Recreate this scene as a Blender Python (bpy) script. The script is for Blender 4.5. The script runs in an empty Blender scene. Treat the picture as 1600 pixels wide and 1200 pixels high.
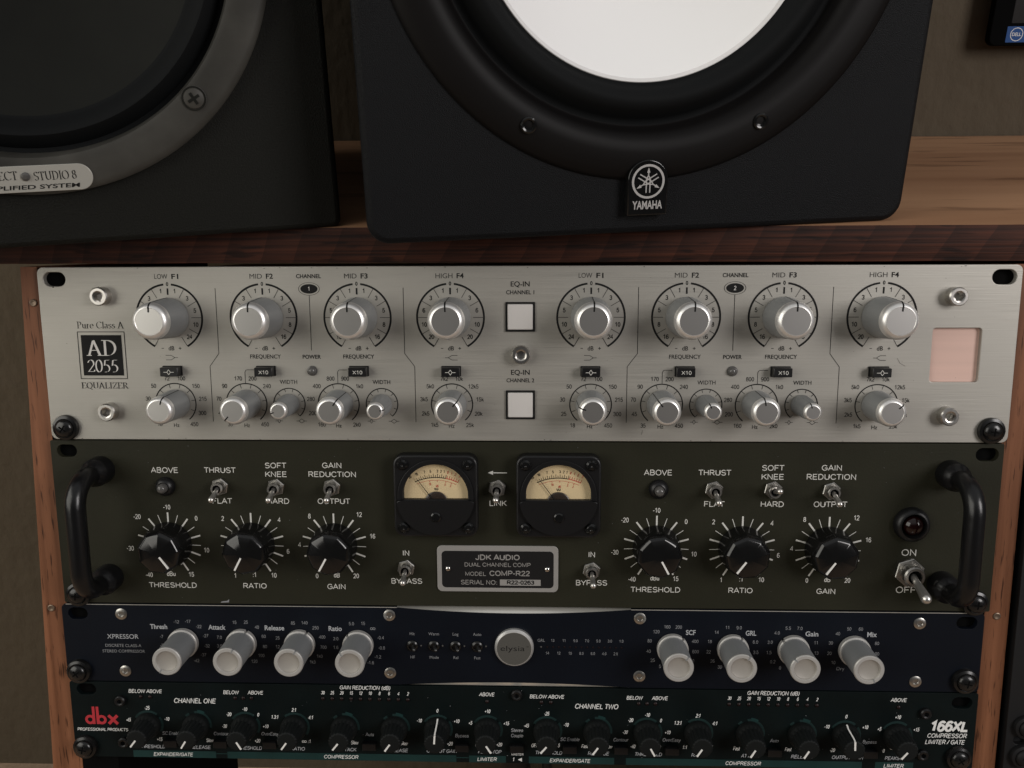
import bpy, bmesh, math, random
from mathutils import Matrix, Vector, Euler

random.seed(7)
S = 0.001                                   # everything below is written in millimetres
rad = math.radians
scene = bpy.context.scene
COL = scene.collection

# ------------------------------------------------------------------ camera
TILT = Matrix.Rotation(rad(-13.0), 4, 'X')  # the rack faces lean back by 13 degrees
cam_data = bpy.data.cameras.new('camera')
cam = bpy.data.objects.new('camera', cam_data)
COL.objects.link(cam)
cam_local = Matrix.Translation(Vector((11.73, -422.71, 10.0)) * S) @ Euler((rad(80.68), rad(0.215), rad(1.896)), 'XYZ').to_matrix().to_4x4()
cam.matrix_world = TILT @ cam_local
cam_data.sensor_width = 36.0
cam_data.lens = 1340.0 * 36.0 / 1600.0
cam_data.clip_start = 0.01
cam_data.clip_end = 50.0
scene.camera = cam

# ------------------------------------------------------------------ world and lamps
world = bpy.data.worlds.new('World')
scene.world = world
world.use_nodes = True
bg = world.node_tree.nodes['Background']
wn, wl = world.node_tree.nodes, world.node_tree.links
wtc = wn.new('ShaderNodeTexCoord')
wsp = wn.new('ShaderNodeSeparateXYZ')
wl.new(wtc.outputs['Generated'], wsp.inputs[0])
wrp = wn.new('ShaderNodeValToRGB')           # dim room, paler ceiling overhead
wrp.color_ramp.elements[0].position = 0.30
wrp.color_ramp.elements[0].color = (0.020, 0.021, 0.023, 1)
wrp.color_ramp.elements[1].position = 0.75
wrp.color_ramp.elements[1].color = (0.40, 0.405, 0.41, 1)
wl.new(wsp.outputs['Z'], wrp.inputs[0])
wl.new(wrp.outputs[0], bg.inputs[0])
bg.inputs[1].default_value = 1.0


def area(name, loc, target, sx, sy, power, color):
    l = bpy.data.lights.new(name, 'AREA')
    l.shape = 'RECTANGLE'
    l.size, l.size_y = sx * S, sy * S
    l.energy = power
    l.color = color
    o = bpy.data.objects.new(name, l)
    COL.objects.link(o)
    o.location = Vector(loc) * S
    d = (Vector(target) - Vector(loc))
    o.rotation_euler = d.to_track_quat('-Z', 'Y').to_euler()
    return o


area('window_light_left', (-1300, -760, 500), (-200, 100, -20), 1500, 1150, 15.5, (1.0, 0.965, 0.88))
area('window_light_right', (1200, -1020, 600), (60, 0, 0), 560, 760, 15.0, (1.0, 0.955, 0.94))

scene.view_settings.view_transform = 'Standard'
scene.view_settings.look = 'None'
scene.view_settings.exposure = 0.0
scene.view_settings.gamma = 1.0
scene.view_settings.use_curve_mapping = False

# ------------------------------------------------------------------ materials


def mat(name, color, rough=0.5, metal=0.0, spec=0.5, noise=None, bump=None, coat=0.0, grain=None):
    """noise=(scale, amount[, stretch xyz]) varies the colour; bump=(scale, strength[, stretch]);
    grain=(scale xyz, amount) varies the roughness."""
    m = bpy.data.materials.new(name)
    m.use_nodes = True
    nt = m.node_tree
    b = nt.nodes['Principled BSDF']
    b.inputs['Base Color'].default_value = (*color, 1)
    b.inputs['Roughness'].default_value = rough
    b.inputs['Metallic'].default_value = metal
    b.inputs['Specular IOR Level'].default_value = spec
    b.inputs['Coat Weight'].default_value = coat
    tc = nt.nodes.new('ShaderNodeTexCoord')

    def tex(scale, stretch, detail=6):
        mp = nt.nodes.new('ShaderNodeMapping')
        mp.inputs['Scale'].default_value = stretch
        nt.links.new(tc.outputs['Object'], mp.inputs[0])
        n = nt.nodes.new('ShaderNodeTexNoise')
        n.inputs['Scale'].default_value = scale
        n.inputs['Detail'].default_value = detail
        nt.links.new(mp.outputs[0], n.inputs['Vector'])
        return n
    if noise:
        st = noise[2] if len(noise) > 2 else (1, 1, 1)
        n = tex(noise[0], st)
        r = nt.nodes.new('ShaderNodeValToRGB')
        a = noise[1]
        r.color_ramp.elements[0].position = 0.3
        r.color_ramp.elements[1].position = 0.7
        r.color_ramp.elements[0].color = (*[c * (1 - a) for c in color], 1)
        r.color_ramp.elements[1].color = (*[min(1, c * (1 + a)) for c in color], 1)
        nt.links.new(n.outputs['Fac'], r.inputs[0])
        nt.links.new(r.outputs[0], b.inputs['Base Color'])
    if grain:
        n = tex(1.0, grain[0])
        mr = nt.nodes.new('ShaderNodeMapRange')
        mr.inputs['From Min'].default_value = 0.3
        mr.inputs['From Max'].default_value = 0.7
        mr.inputs['To Min'].default_value = max(0.02, rough - grain[1])
        mr.inputs['To Max'].default_value = rough + grain[1]
        nt.links.new(n.outputs['Fac'], mr.inputs[0])
        nt.links.new(mr.outputs[0], b.inputs['Roughness'])
    if bump:
        st = bump[2] if len(bump) > 2 else (1, 1, 1)
        n = tex(bump[0], st, 8)
        bp = nt.nodes.new('ShaderNodeBump')
        bp.inputs['Strength'].default_value = bump[1]
        bp.inputs['Distance'].default_value = 0.0008
        nt.links.new(n.outputs['Fac'], bp.inputs['Height'])
        nt.links.new(bp.outputs[0], b.inputs['Normal'])
    return m


def wood(name, dark, light, stretch, pores, rough=0.5, flecks=0.5, saw=False):
    m = bpy.data.materials.new(name)
    m.use_nodes = True
    nt = m.node_tree
    N, L = nt.nodes, nt.links
    b = N['Principled BSDF']
    b.inputs['Roughness'].default_value = rough
    b.inputs['Specular IOR Level'].default_value = 0.2
    tc = N.new('ShaderNodeTexCoord')

    def noise(stretch, detail=5, dist=0.0):
        mp = N.new('ShaderNodeMapping')
        mp.inputs['Scale'].default_value = stretch
        L.new(tc.outputs['Object'], mp.inputs[0])
        n = N.new('ShaderNodeTexNoise')
        n.inputs['Scale'].default_value = 1.0
        n.inputs['Detail'].default_value = detail
        n.inputs['Distortion'].default_value = dist
        L.new(mp.outputs[0], n.inputs['Vector'])
        return n
    n1 = noise(stretch, 6, 0.4)
    r1 = N.new('ShaderNodeValToRGB')
    r1.color_ramp.elements[0].position = 0.32
    r1.color_ramp.elements[1].position = 0.68
    r1.color_ramp.elements[0].color = (*dark, 1)
    r1.color_ramp.elements[1].color = (*light, 1)
    L.new(n1.outputs['Fac'], r1.inputs[0])
    n2 = noise(pores, 2)
    r2 = N.new('ShaderNodeValToRGB')
    r2.color_ramp.elements[0].position = 0.60
    r2.color_ramp.elements[1].position = 0.68
    r2.color_ramp.elements[0].color = (0, 0, 0, 1)
    r2.color_ramp.elements[1].color = (flecks, flecks, flecks, 1)
    L.new(n2.outputs['Fac'], r2.inputs[0])
    mx = N.new('ShaderNodeMixRGB')
    mx.inputs[2].default_value = (dark[0] * 0.25, dark[1] * 0.22, dark[2] * 0.2, 1)
    L.new(r2.outputs[0], mx.inputs[0])
    L.new(r1.outputs[0], mx.inputs[1])
    col = mx.outputs[0]
    if saw:
        mp = N.new('ShaderNodeMapping')
        mp.inputs['Rotation'].default_value = (0, rad(-24), 0)
        mp.inputs['Scale'].default_value = (1, 1, 1)
        L.new(tc.outputs['Object'], mp.inputs[0])
        wv = N.new('ShaderNodeTexWave')
        wv.wave_profile = 'SAW'
        wv.inputs['Scale'].default_value = 19.0
        wv.inputs['Distortion'].default_value = 6.0
        wv.inputs['Detail'].default_value = 3.0
        wv.inputs['Detail Scale'].default_value = 0.35
        L.new(mp.outputs[0], wv.inputs['Vector'])
        mr = N.new('ShaderNodeMapRange')
        mr.inputs['To Min'].default_value = 0.66
        mr.inputs['To Max'].default_value = 1.2
        L.new(wv.outputs['Fac'], mr.inputs[0])
        mm = N.new('ShaderNodeMixRGB')
        mm.blend_type = 'MULTIPLY'
        mm.inputs[0].default_value = 1.0
        L.new(col, mm.inputs[1])
        L.new(mr.outputs[0], mm.inputs[2])
        col = mm.outputs[0]
    L.new(col, b.inputs['Base Color'])
    bp = N.new('ShaderNodeBump')
    bp.inputs['Strength'].default_value = 0.5
    bp.inputs['Distance'].default_value = 0.0006
    L.new(n1.outputs['Fac'], bp.inputs['Height'])
    L.new(bp.outputs[0], b.inputs['Normal'])
    return m


M = {}
M['alu'] = mat('brushed_aluminium', (0.375, 0.36, 0.325), 0.50, 0.6, noise=(9, 0.05), grain=((22, 25, 1900), 0.07), bump=(1.0, 0.08, (30, 40, 2300)))
M['knob_grey'] = mat('grey_anodised', (0.30, 0.31, 0.315), 0.45, 0.45, bump=(1.0, 0.15, (900, 60, 900)))
M['satin_rim'] = mat('satin_silver_rim', (0.46, 0.45, 0.43), 0.45, 0.4)
M['satin_face'] = mat('satin_turned_face', (0.34, 0.32, 0.29), 0.55, 0.3)
M['knob_silver'] = mat('silver_anodised', (0.80, 0.79, 0.77), 0.38, 0.75)
M['knob_face'] = mat('silver_turned_face', (0.60, 0.585, 0.56), 0.34, 0.95)
M['ink_black'] = mat('black_ink', (0.007, 0.007, 0.007), 0.7, 0.0, 0.2)
M['ink_soft'] = mat('thin_black_ink', (0.045, 0.043, 0.040), 0.6, 0.0, 0.2)
M['ink_white'] = mat('white_ink', (0.58, 0.57, 0.53), 0.6)
M['ink_bright'] = mat('bright_white_ink', (0.72, 0.72, 0.70), 0.6)
M['ink_grey'] = mat('grey_ink', (0.36, 0.37, 0.385), 0.6)
M['ink_dim'] = mat('dim_grey_ink', (0.21, 0.215, 0.225), 0.6)
M['ink_red'] = mat('red_ink', (0.45, 0.05, 0.035), 0.6)
M['olive'] = mat('olive_paint', (0.0195, 0.019, 0.0118), 0.55, 0.0, 0.14, noise=(30, 0.10), bump=(900, 0.10))
M['navy'] = mat('navy_anodised', (0.0026, 0.0042, 0.0080), 0.45, 0.0, 0.18, noise=(20, 0.15), bump=(1200, 0.06))
M['greenblack'] = mat('green_black_paint', (0.0028, 0.0056, 0.0058), 0.5, 0.0, 0.12, noise=(40, 0.25), bump=(900, 0.08))
M['teal'] = mat('teal_ink', (0.0075, 0.029, 0.0275), 0.6, 0.0, 0.2, noise=(60, 0.15))
M['teal_dim'] = mat('dark_teal_ink', (0.008, 0.022, 0.021), 0.6, 0.0, 0.2)
M['gloss_black'] = mat('glossy_black_plastic', (0.005, 0.005, 0.005), 0.14, noise=(30, 0.3))
M['black'] = mat('black_plastic', (0.0055, 0.0055, 0.006), 0.38, 0.0, 0.4, bump=(700, 0.06))
M['screw'] = mat('black_zinc', (0.006, 0.006, 0.006), 0.24, 0.0, 0.45, noise=(90, 0.4))
M['handle'] = mat('enamelled_handle', (0.0050, 0.0050, 0.0055), 0.28, 0.0, 0.4, bump=(260, 0.12))
M['matte_black'] = mat('matte_black', (0.0045, 0.0045, 0.005), 0.6, 0.0, 0.3)
M['hole'] = mat('dark_interior', (0.003, 0.003, 0.003), 0.9, 0.0, 0.05)
M['dbx_knob'] = mat('grey_black_rubber', (0.0034, 0.0046, 0.0046), 0.65, 0.0, 0.2)
M['white_plastic'] = mat('white_pointer', (0.72, 0.71, 0.68), 0.45)
M['chrome'] = mat('polished_steel', (0.70, 0.68, 0.66), 0.16, 1.0)
M['nickel'] = mat('dull_nickel', (0.50, 0.485, 0.455), 0.32, 1.0, noise=(80, 0.15))
M['nail'] = mat('tarnished_nail', (0.20, 0.15, 0.11), 0.45, 0.8)
M['steel'] = mat('stainless_steel', (0.52, 0.50, 0.47), 0.30, 1.0, noise=(150, 0.12))
M['button'] = mat('white_button', (0.56, 0.54, 0.52), 0.38)
M['hub'] = mat('brown_smoked_hub', (0.030, 0.021, 0.016), 0.25)
M['cream'] = mat('cream_card', (0.64, 0.50, 0.29), 0.6, noise=(40, 0.06))
M['pink_plate'] = mat('copper_pink_plate', (0.62, 0.42, 0.355), 0.5, noise=(1.0, 0.04, (4, 4, 300)))
M['frame_silver'] = mat('painted_silver', (0.36, 0.35, 0.335), 0.45, 0.4)
M['red_lens'] = mat('dark_red_lens', (0.009, 0.0016, 0.0014), 0.14)
M['led_off'] = mat('unlit_indicator', (0.010, 0.0035, 0.0035), 0.4, 0.0, 0.25)
M['smoke_lens'] = mat('clear_lens', (0.085, 0.082, 0.078), 0.12)
M['emblem_face'] = mat('grey_emblem_face', (0.085, 0.083, 0.075), 0.5, 0.2)
M['lever_dark'] = mat('dark_lever', (0.10, 0.10, 0.10), 0.3, 0.8)
M['lever'] = mat('bright_lever', (0.62, 0.60, 0.57), 0.30, 0.9)
M['white_edge'] = mat('polished_edge', (0.78, 0.76, 0.70), 0.30, 0.7)
M['wall'] = mat('textured_wall_paint', (0.094, 0.074, 0.050), 0.8, 0.0, 0.2, noise=(5, 0.08), bump=(60, 1.0, (1.25, 1, 0.8)))
M['wall'].node_tree.nodes['Bump'].inputs['Distance'].default_value = 0.0022
M['floor'] = mat('tan_carpet', (0.30, 0.21, 0.14), 0.9, noise=(60, 0.2), bump=(400, 0.5))
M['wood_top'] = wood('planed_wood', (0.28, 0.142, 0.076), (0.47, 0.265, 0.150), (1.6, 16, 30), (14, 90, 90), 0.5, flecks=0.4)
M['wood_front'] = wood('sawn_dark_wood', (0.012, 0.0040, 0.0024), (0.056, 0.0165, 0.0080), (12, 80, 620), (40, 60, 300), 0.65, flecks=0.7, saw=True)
M['wood_post'] = wood('red_wood', (0.112, 0.043, 0.020), (0.240, 0.100, 0.050), (160, 90, 6), (760, 300, 62), 0.5, flecks=0.8)
M['cabinet'] = mat('charcoal_vinyl', (0.0036, 0.0041, 0.0050), 0.55, 0.0, 0.15, noise=(1500, 0.6), bump=(2200, 0.5))
M['bezel'] = mat('satin_black_ring', (0.0032, 0.0027, 0.0027), 0.55, 0.0, 0.17)
M['rubber'] = mat('rubber_surround', (0.0034, 0.0040, 0.0044), 0.7, 0.0, 0.14)
M['cone'] = mat('white_cone', (0.87, 0.87, 0.865), 0.5)
M['cone_edge'] = mat('shaded_cone_edge', (0.72, 0.71, 0.70), 0.6)  # soft shading band at the cone's rim, put into the colour
M['cabinet_green'] = mat('green_black_vinyl', (0.0052, 0.0055, 0.0042), 0.65, 0.0, 0.2, noise=(1100, 0.5), bump=(1400, 0.5))
M['ring_grey'] = mat('grey_cast_ring', (0.038, 0.0365, 0.032), 0.5, 0.0, 0.25, noise=(24, 0.6), bump=(400, 0.08))
M['dark_cone'] = mat('grey_green_cone', (0.0052, 0.0056, 0.0042), 0.7, 0.0, 0.2, noise=(60, 0.15))
M['badge_silver'] = mat('silver_badge', (0.44, 0.43, 0.39), 0.45, 0.4)
M['logo_silver'] = mat('silver_print', (0.46, 0.45, 0.44), 0.4, 0.3)
M['blue_sticker'] = mat('blue_sticker', (0.022, 0.075, 0.235), 0.6, 0.0, 0.2)
M['screen'] = mat('dark_screen', (0.006, 0.004, 0.003), 0.5, 0.0, 0.15)
M['cable_black'] = mat('black_cable', (0.012, 0.012, 0.012), 0.5)
M['cable_blue'] = mat('blue_cable', (0.012, 0.016, 0.06), 0.45)

g = bpy.data.materials.new('clear_glass')
g.use_nodes = True
nt = g.node_tree
nt.nodes.remove(nt.nodes['Principled BSDF'])
tr = nt.nodes.new('ShaderNodeBsdfTransparent')
gl = nt.nodes.new('ShaderNodeBsdfGlossy')
gl.inputs['Roughness'].default_value = 0.04
fr = nt.nodes.new('ShaderNodeFresnel')
fr.inputs['IOR'].default_value = 1.45
mixs = nt.nodes.new('ShaderNodeMixShader')
nt.links.new(fr.outputs[0], mixs.inputs[0])
nt.links.new(tr.outputs[0], mixs.inputs[1])
nt.links.new(gl.outputs[0], mixs.inputs[2])
nt.links.new(mixs.outputs[0], nt.nodes['Material Output'].inputs[0])
M['glass'] = g

# ------------------------------------------------------------------ mesh helpers
# local axes of a front panel: x right, z up, h = distance out of the panel (y = -h)


class MB:
    def __init__(self):
        self.v, self.f, self.m, self.k = [], [], [], 0

    def add(self, verts, faces, mi=0):
        o = len(self.v)
        self.v += [tuple(p) for p in verts]
        self.f += [tuple(i + o for i in q) for q in faces]
        self.m += [mi] * len(faces)

    def box(self, x0, x1, h0, h1, z0, z1, mi=0):
        vs = [(x, -h, z) for h in (h0, h1) for z in (z0, z1) for x in (x0, x1)]
        self.add(vs, [(0, 1, 3, 2), (4, 6, 7, 5), (0, 4, 5, 1), (2, 3, 7, 6), (0, 2, 6, 4), (1, 5, 7, 3)], mi)

    def lathe(self, prof, cx=0, cz=0, n=48, mod=None, mi=0):
        rings = []
        for r, h in prof:
            if r < 1e-6:
                rings.append(('p', [(cx, -h, cz)]))
            else:
                ps = []
                for i in range(n):
                    a = 2 * math.pi * i / n
                    q = r * (mod(a, h) if mod else 1)
                    ps.append((cx + q * math.sin(a), -h, cz + q * math.cos(a)))
                rings.append(('r', ps))
        vs, st = [], []
        for t, ps in rings:
            st.append(len(vs))
            vs += ps
        fs = []
        for j in range(len(rings) - 1):
            a, b = rings[j][0], rings[j + 1][0]
            for i in range(n):
                i2 = (i + 1) % n
                if a == 'r' and b == 'r':
                    fs.append((st[j] + i, st[j] + i2, st[j + 1] + i2, st[j + 1] + i))
                elif a == 'r':
                    fs.append((st[j] + i, st[j] + i2, st[j + 1]))
                elif b == 'r':
                    fs.append((st[j], st[j + 1] + i2, st[j + 1] + i))
        self.add(vs, fs, mi)

    def prism(self, pts, h0, h1, mi=0, inset=0.0, ih=0.0):
        """convex outline pts (x,z) raised from h0 to h1; optional chamfer"""
        n = len(pts)
        cx = sum(p[0] for p in pts) / n
        cz = sum(p[1] for p in pts) / n
        lay = [(pts, h0), (pts, h1 - ih)]
        if inset:
            q = []
            for x, z in pts:
                d = math.hypot(x - cx, z - cz)
                q.append((x - (x - cx) / d * inset, z - (z - cz) / d * inset))
            lay.append((q, h1))
        vs = [(x, -h, z) for P, h in lay for x, z in P]
        fs = [tuple(range(n))]
        for k in range(len(lay) - 1):
            for i in range(n):
                j = (i + 1) % n
                fs.append((k * n + i, k * n + j, k * n + n + j, k * n + n + i))
        fs.append(tuple(range((len(lay) - 1) * n, len(lay) * n)))
        self.add(vs, fs, mi)

    def tube(self, path, r, n=14, mi=0):
        """path of (x, y, z) points, r a radius or one per point; closed ends"""
        P = [Vector(p) for p in path]
        R = r if isinstance(r, (list, tuple)) else [r] * len(P)
        vs, up = [], None
        for i, p in enumerate(P):
            d = (P[min(i + 1, len(P) - 1)] - P[max(i - 1, 0)]).normalized()
            if up is None:
                up = Vector((1, 0, 0)) if abs(d.x) < 0.9 else Vector((0, 0, 1))
            a = d.cross(up).normalized()
            up = a.cross(d).normalized()
            for k in range(n):
                t = 2 * math.pi * k / n
                vs.append(p + (a * math.cos(t) + up * math.sin(t)) * R[i])
        fs = []
        for i in range(len(P) - 1):
            for k in range(n):
                k2 = (k + 1) % n
                fs.append((i * n + k, i * n + k2, i * n + n + k2, i * n + n + k))
        fs.append(tuple(range(n)))
        fs.append(tuple(range((len(P) - 1) * n, len(P) * n)))
        self.add(vs, fs, mi)

    # ---- flat ink, 0.06 mm proud; every stroke a hair above the one before
    def lift(self, base):
        self.k += 1
        return base + 0.06 + (self.k % 40) * 0.0015

    def line(self, pts, w, h=0.0, mi=0):
        for (x0, z0), (x1, z1) in zip(pts[:-1], pts[1:]):
            d = math.hypot(x1 - x0, z1 - z0)
            nx, nz = -(z1 - z0) / d * w / 2, (x1 - x0) / d * w / 2
            y = -self.lift(h)
            self.add([(x0 - nx, y, z0 - nz), (x1 - nx, y, z1 - nz), (x1 + nx, y, z1 + nz), (x0 + nx, y, z0 + nz)], [(0, 1, 2, 3)], mi)

    def arc(self, cx, cz, r, w, a0, a1, h=0.0, mi=0, n=None, rz=1.0):
        n = n or max(6, int(abs(a1 - a0) / 5))
        y = -self.lift(h)
        vs = []
        for i in range(n + 1):
            a = rad(a0 + (a1 - a0) * i / n)
            for q in (r - w / 2, r + w / 2):
                vs.append((cx + q * math.sin(a), y, cz + q * math.cos(a) * rz))
        self.add(vs, [(2 * i, 2 * i + 2, 2 * i + 3, 2 * i + 1) for i in range(n)], mi)

    def disc(self, cx, cz, rx, rz=None, h=0.0, mi=0, n=32, x=None):
        rz = rz or rx
        y = -self.lift(h)
        self.add([(cx + rx * math.sin(2 * math.pi * i / n), y, cz + rz * math.cos(2 * math.pi * i / n)) for i in range(n)], [tuple(range(n))], mi)

    def quad(self, x0, x1, z0, z1, h=0.0, mi=0):
        y = -self.lift(h)
        self.add([(x0, y, z0), (x1, y, z0), (x1, y, z1), (x0, y, z1)], [(0, 1, 2, 3)], mi)

    def poly(self, pts, h=0.0, mi=0):
        y = -self.lift(h)
        self.add([(x, y, z) for x, z in pts], [tuple(range(len(pts)))], mi)

    def tick(self, cx, cz, a, r0, r1, w, h=0.0, mi=0):
        s, c = math.sin(rad(a)), math.cos(rad(a))
        self.line([(cx + r0 * s, cz + r0 * c), (cx + r1 * s, cz + r1 * c)], w, h, mi)

    def text(self, s, x, z, cap, align='c', width=None, shear=0.0, bold=0.0, h=0.0, mi=0, xs=0.92, rot=0.0):
        if self.font == 'sans' or all(c in '0123456789.k-+' for c in s):
            self.sans(s, x, z, cap, align, width, shear, 0.128 + 2.6 * bold, h, mi, xs, rot)
            return
        vs, fs, w = glyphs(s, bold)
        k = cap / CAP
        if width:
            kx = width / w
        else:
            kx = k * xs
            width = w * kx
        ox = {'c': -width / 2, 'l': 0, 'r': -width}[align]
        y = -self.lift(h)
        cr, sr = math.cos(rad(rot)), math.sin(rad(rot))
        out = []
        for a, b in vs:
            px, pz = ox + a * kx + shear * b * k, b * k
            out.append((x + px * cr - pz * sr, y, z + px * sr + pz * cr))
        self.add(out, fs, mi)

    font = 'round'

    def ribbon(self, pts, w, y, mi):
        closed = math.hypot(pts[0][0] - pts[-1][0], pts[0][1] - pts[-1][1]) < 1e-5
        P = pts[:-1] if closed else pts
        n = len(P)
        vs = []
        for i in range(n):
            a = P[i - 1] if (closed or i > 0) else None
            b = P[(i + 1) % n] if (closed or i < n - 1) else None
            ds = []
            for p, q in ((a, P[i]), (P[i], b)):
                if p is not None and q is not None:
                    d = math.hypot(q[0] - p[0], q[1] - p[1]) or 1e-9
                    ds.append(((q[0] - p[0]) / d, (q[1] - p[1]) / d))
            nx, nz = -sum(d[1] for d in ds), sum(d[0] for d in ds)
            l = math.hypot(nx, nz) or 1e-9
            nx, nz = nx / l, nz / l
            c = max(0.45, -ds[0][1] * nx + ds[0][0] * nz)
            k = w / 2 / c
            vs += [(P[i][0] - nx * k, y, P[i][1] - nz * k), (P[i][0] + nx * k, y, P[i][1] + nz * k)]
        m = n if closed else n - 1
        self.add(vs, [(2 * i, 2 * ((i + 1) % n), 2 * ((i + 1) % n) + 1, 2 * i + 1) for i in range(m)], mi)

    def sans(self, s, x, z, cap, align='c', width=None, shear=0.0, sw=0.135, h=0.0, mi=0, xs=0.92, rot=0.0):
        adv = sum(SANS[c][0] for c in s)
        kx = width / adv if width else cap * xs
        pen = {'c': -adv * kx / 2, 'l': 0.0, 'r': -adv * kx}[align]
        cr, sr = math.cos(rad(rot)), math.sin(rad(rot))
        w = sw * cap
        for c in s:
            a, strokes = SANS[c]
            for st in strokes:
                q = []
                for px, pz in st:
                    ux, uz = pen + px * kx, w / 2 + pz * (cap - w)
                    ux += shear * uz
                    q.append((x + ux * cr - uz * sr, z + ux * sr + uz * cr))
                self.ribbon(q, w, -self.lift(h), mi)
            pen += a * kx

    def build(self, name, mats, parent=None, loc=(0, 0, 0), roty=0.0, sharp=32, closed=True):
        me = self.mesh(name, mats, sharp, closed)
        return put(name, me, parent, loc, roty)

    def mesh(self, name, mats, sharp=32, closed=True):
        me = bpy.data.meshes.new(name)
        me.from_pydata([(x * S, y * S, z * S) for x, y, z in self.v], [], self.f)
        if not isinstance(mats, (list, tuple)):
            mats = [mats]
        for m in mats:
            me.materials.append(m)
        for p, i in zip(me.polygons, self.m):
            p.material_index = i
        if closed:
            bm = bmesh.new()
            bm.from_mesh(me)
            bmesh.ops.recalc_face_normals(bm, faces=bm.faces)
            bm.to_mesh(me)
            bm.free()
        for p in me.polygons:
            p.use_smooth = True
        me.set_sharp_from_angle(angle=rad(sharp))
        return me


def put(name, me, parent=None, loc=(0, 0, 0), roty=0.0):
    o = bpy.data.objects.new(name, me)
    COL.objects.link(o)
    if parent:
        o.parent = parent
    o.location = Vector(loc) * S
    o.rotation_euler = (0, roty, 0)
    return o


def dup(src, parent, loc, roty=None):
    """a copy of a part with copies of its sub-parts"""
    c = src.copy()
    COL.objects.link(c)
    c.parent = parent
    c.location = Vector(loc) * S
    if roty is not None:
        c.rotation_euler = (0, roty, 0)
    for ch in list(src.children):
        k = ch.copy()
        COL.objects.link(k)
        k.parent = c
    return c


def tag(o, label, cat=None, kind=None, group=None):
    if label:
        o['label'] = label
    if cat:
        o['category'] = cat
    if kind:
        o['kind'] = kind
    if group:
        o['group'] = group
    return o


def thing(name, label, cat, matrix):
    o = bpy.data.objects.new(name, None)
    o.empty_display_size = 0.02
    COL.objects.link(o)
    o.matrix_world = matrix
    tag(o, label, cat)
    return o


_g = {}


def text_mesh(s, bold):
    cu = bpy.data.curves.new('t', 'FONT')
    cu.body = s
    cu.size = 1.0
    cu.offset = bold
    cu.resolution_u = 4
    ob = bpy.data.objects.new('t', cu)
    COL.objects.link(ob)
    dg = bpy.context.evaluated_depsgraph_get()
    me = bpy.data.meshes.new_from_object(ob.evaluated_get(dg))
    vs = [(v.co.x, v.co.y) for v in me.vertices]
    fs = [tuple(p.vertices) for p in me.polygons]
    bpy.data.objects.remove(ob)
    bpy.data.meshes.remove(me)
    bpy.data.curves.remove(cu)
    return vs, fs


def glyphs(s, bold):
    key = (s, bold)
    if key not in _g:
        vs, fs = text_mesh(s, bold)
        x0 = min(a for a, b in vs)
        x1 = max(a for a, b in vs)
        _g[key] = ([(a - x0, b) for a, b in vs], fs, x1 - x0)
    return _g[key]


CAP = max(b for a, b in text_mesh('H', 0.0)[0])


def plate(outlines, h0, h1, bevel=0.0):
    """outline plus holes, filled, extruded from h0 to h1 with rounded edges; returns verts, faces in mm"""
    cu = bpy.data.curves.new('p', 'CURVE')
    cu.dimensions = '2D'
    cu.fill_mode = 'BOTH'
    cu.extrude = (h1 - h0) / 2 - bevel
    cu.bevel_depth = bevel
    cu.bevel_resolution = 2
    cu.offset = -bevel
    for pts in outlines:
        sp = cu.splines.new('POLY')
        sp.points.add(len(pts) - 1)
        for p, (x, z) in zip(sp.points, pts):
            p.co = (x, z, 0, 1)
        sp.use_cyclic_u = True
    ob = bpy.data.objects.new('p', cu)
    COL.objects.link(ob)
    dg = bpy.context.evaluated_depsgraph_get()
    me = bpy.data.meshes.new_from_object(ob.evaluated_get(dg))
    mid = (h0 + h1) / 2
    vs = [(v.co.x, -(v.co.z + mid), v.co.y) for v in me.vertices]
    fs = [tuple(p.vertices) for p in me.polygons]
    bpy.data.objects.remove(ob)
    bpy.data.meshes.remove(me)
    bpy.data.curves.remove(cu)
    return vs, fs


def rrect(x0, x1, z0, z1, r, n=6):
    pts = []
    for cx, cz, a0 in ((x1 - r, z1 - r, 0), (x1 - r, z0 + r, 90), (x0 + r, z0 + r, 180), (x0 + r, z1 - r, 270)):
        for i in range(n + 1):
            a = rad(a0 + 90 * i / n)
            pts.append((cx + r * math.sin(a), cz + r * math.cos(a)))
    return pts


def slot(cx, cz, w, h, n=8):
    return rrect(cx - w / 2, cx + w / 2, cz - h / 2, cz + h / 2, h / 2 - 0.01, n)


def circle(cx, cz, r, n=32):
    return [(cx + r * math.sin(2 * math.pi * i / n), cz + r * math.cos(2 * math.pi * i / n)) for i in range(n)]


def hexagon(r, turn=0.0):
    return [(r * math.sin(rad(60 * i + turn)), r * math.cos(rad(60 * i + turn))) for i in range(6)]


def polar(cx, cz, a, r):
    return cx + r * math.sin(rad(a)), cz + r * math.cos(rad(a))


# ---- a roman face drawn with a broad pen, for the serif lettering (unit cap height, x advance)
def _arc(cx, cz, rx, rz, a0, a1, n=14):
    return [(cx + rx * math.sin(rad(a0 + (a1 - a0) * i / n)), cz + rz * math.cos(rad(a0 + (a1 - a0) * i / n))) for i in range(n + 1)]


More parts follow.
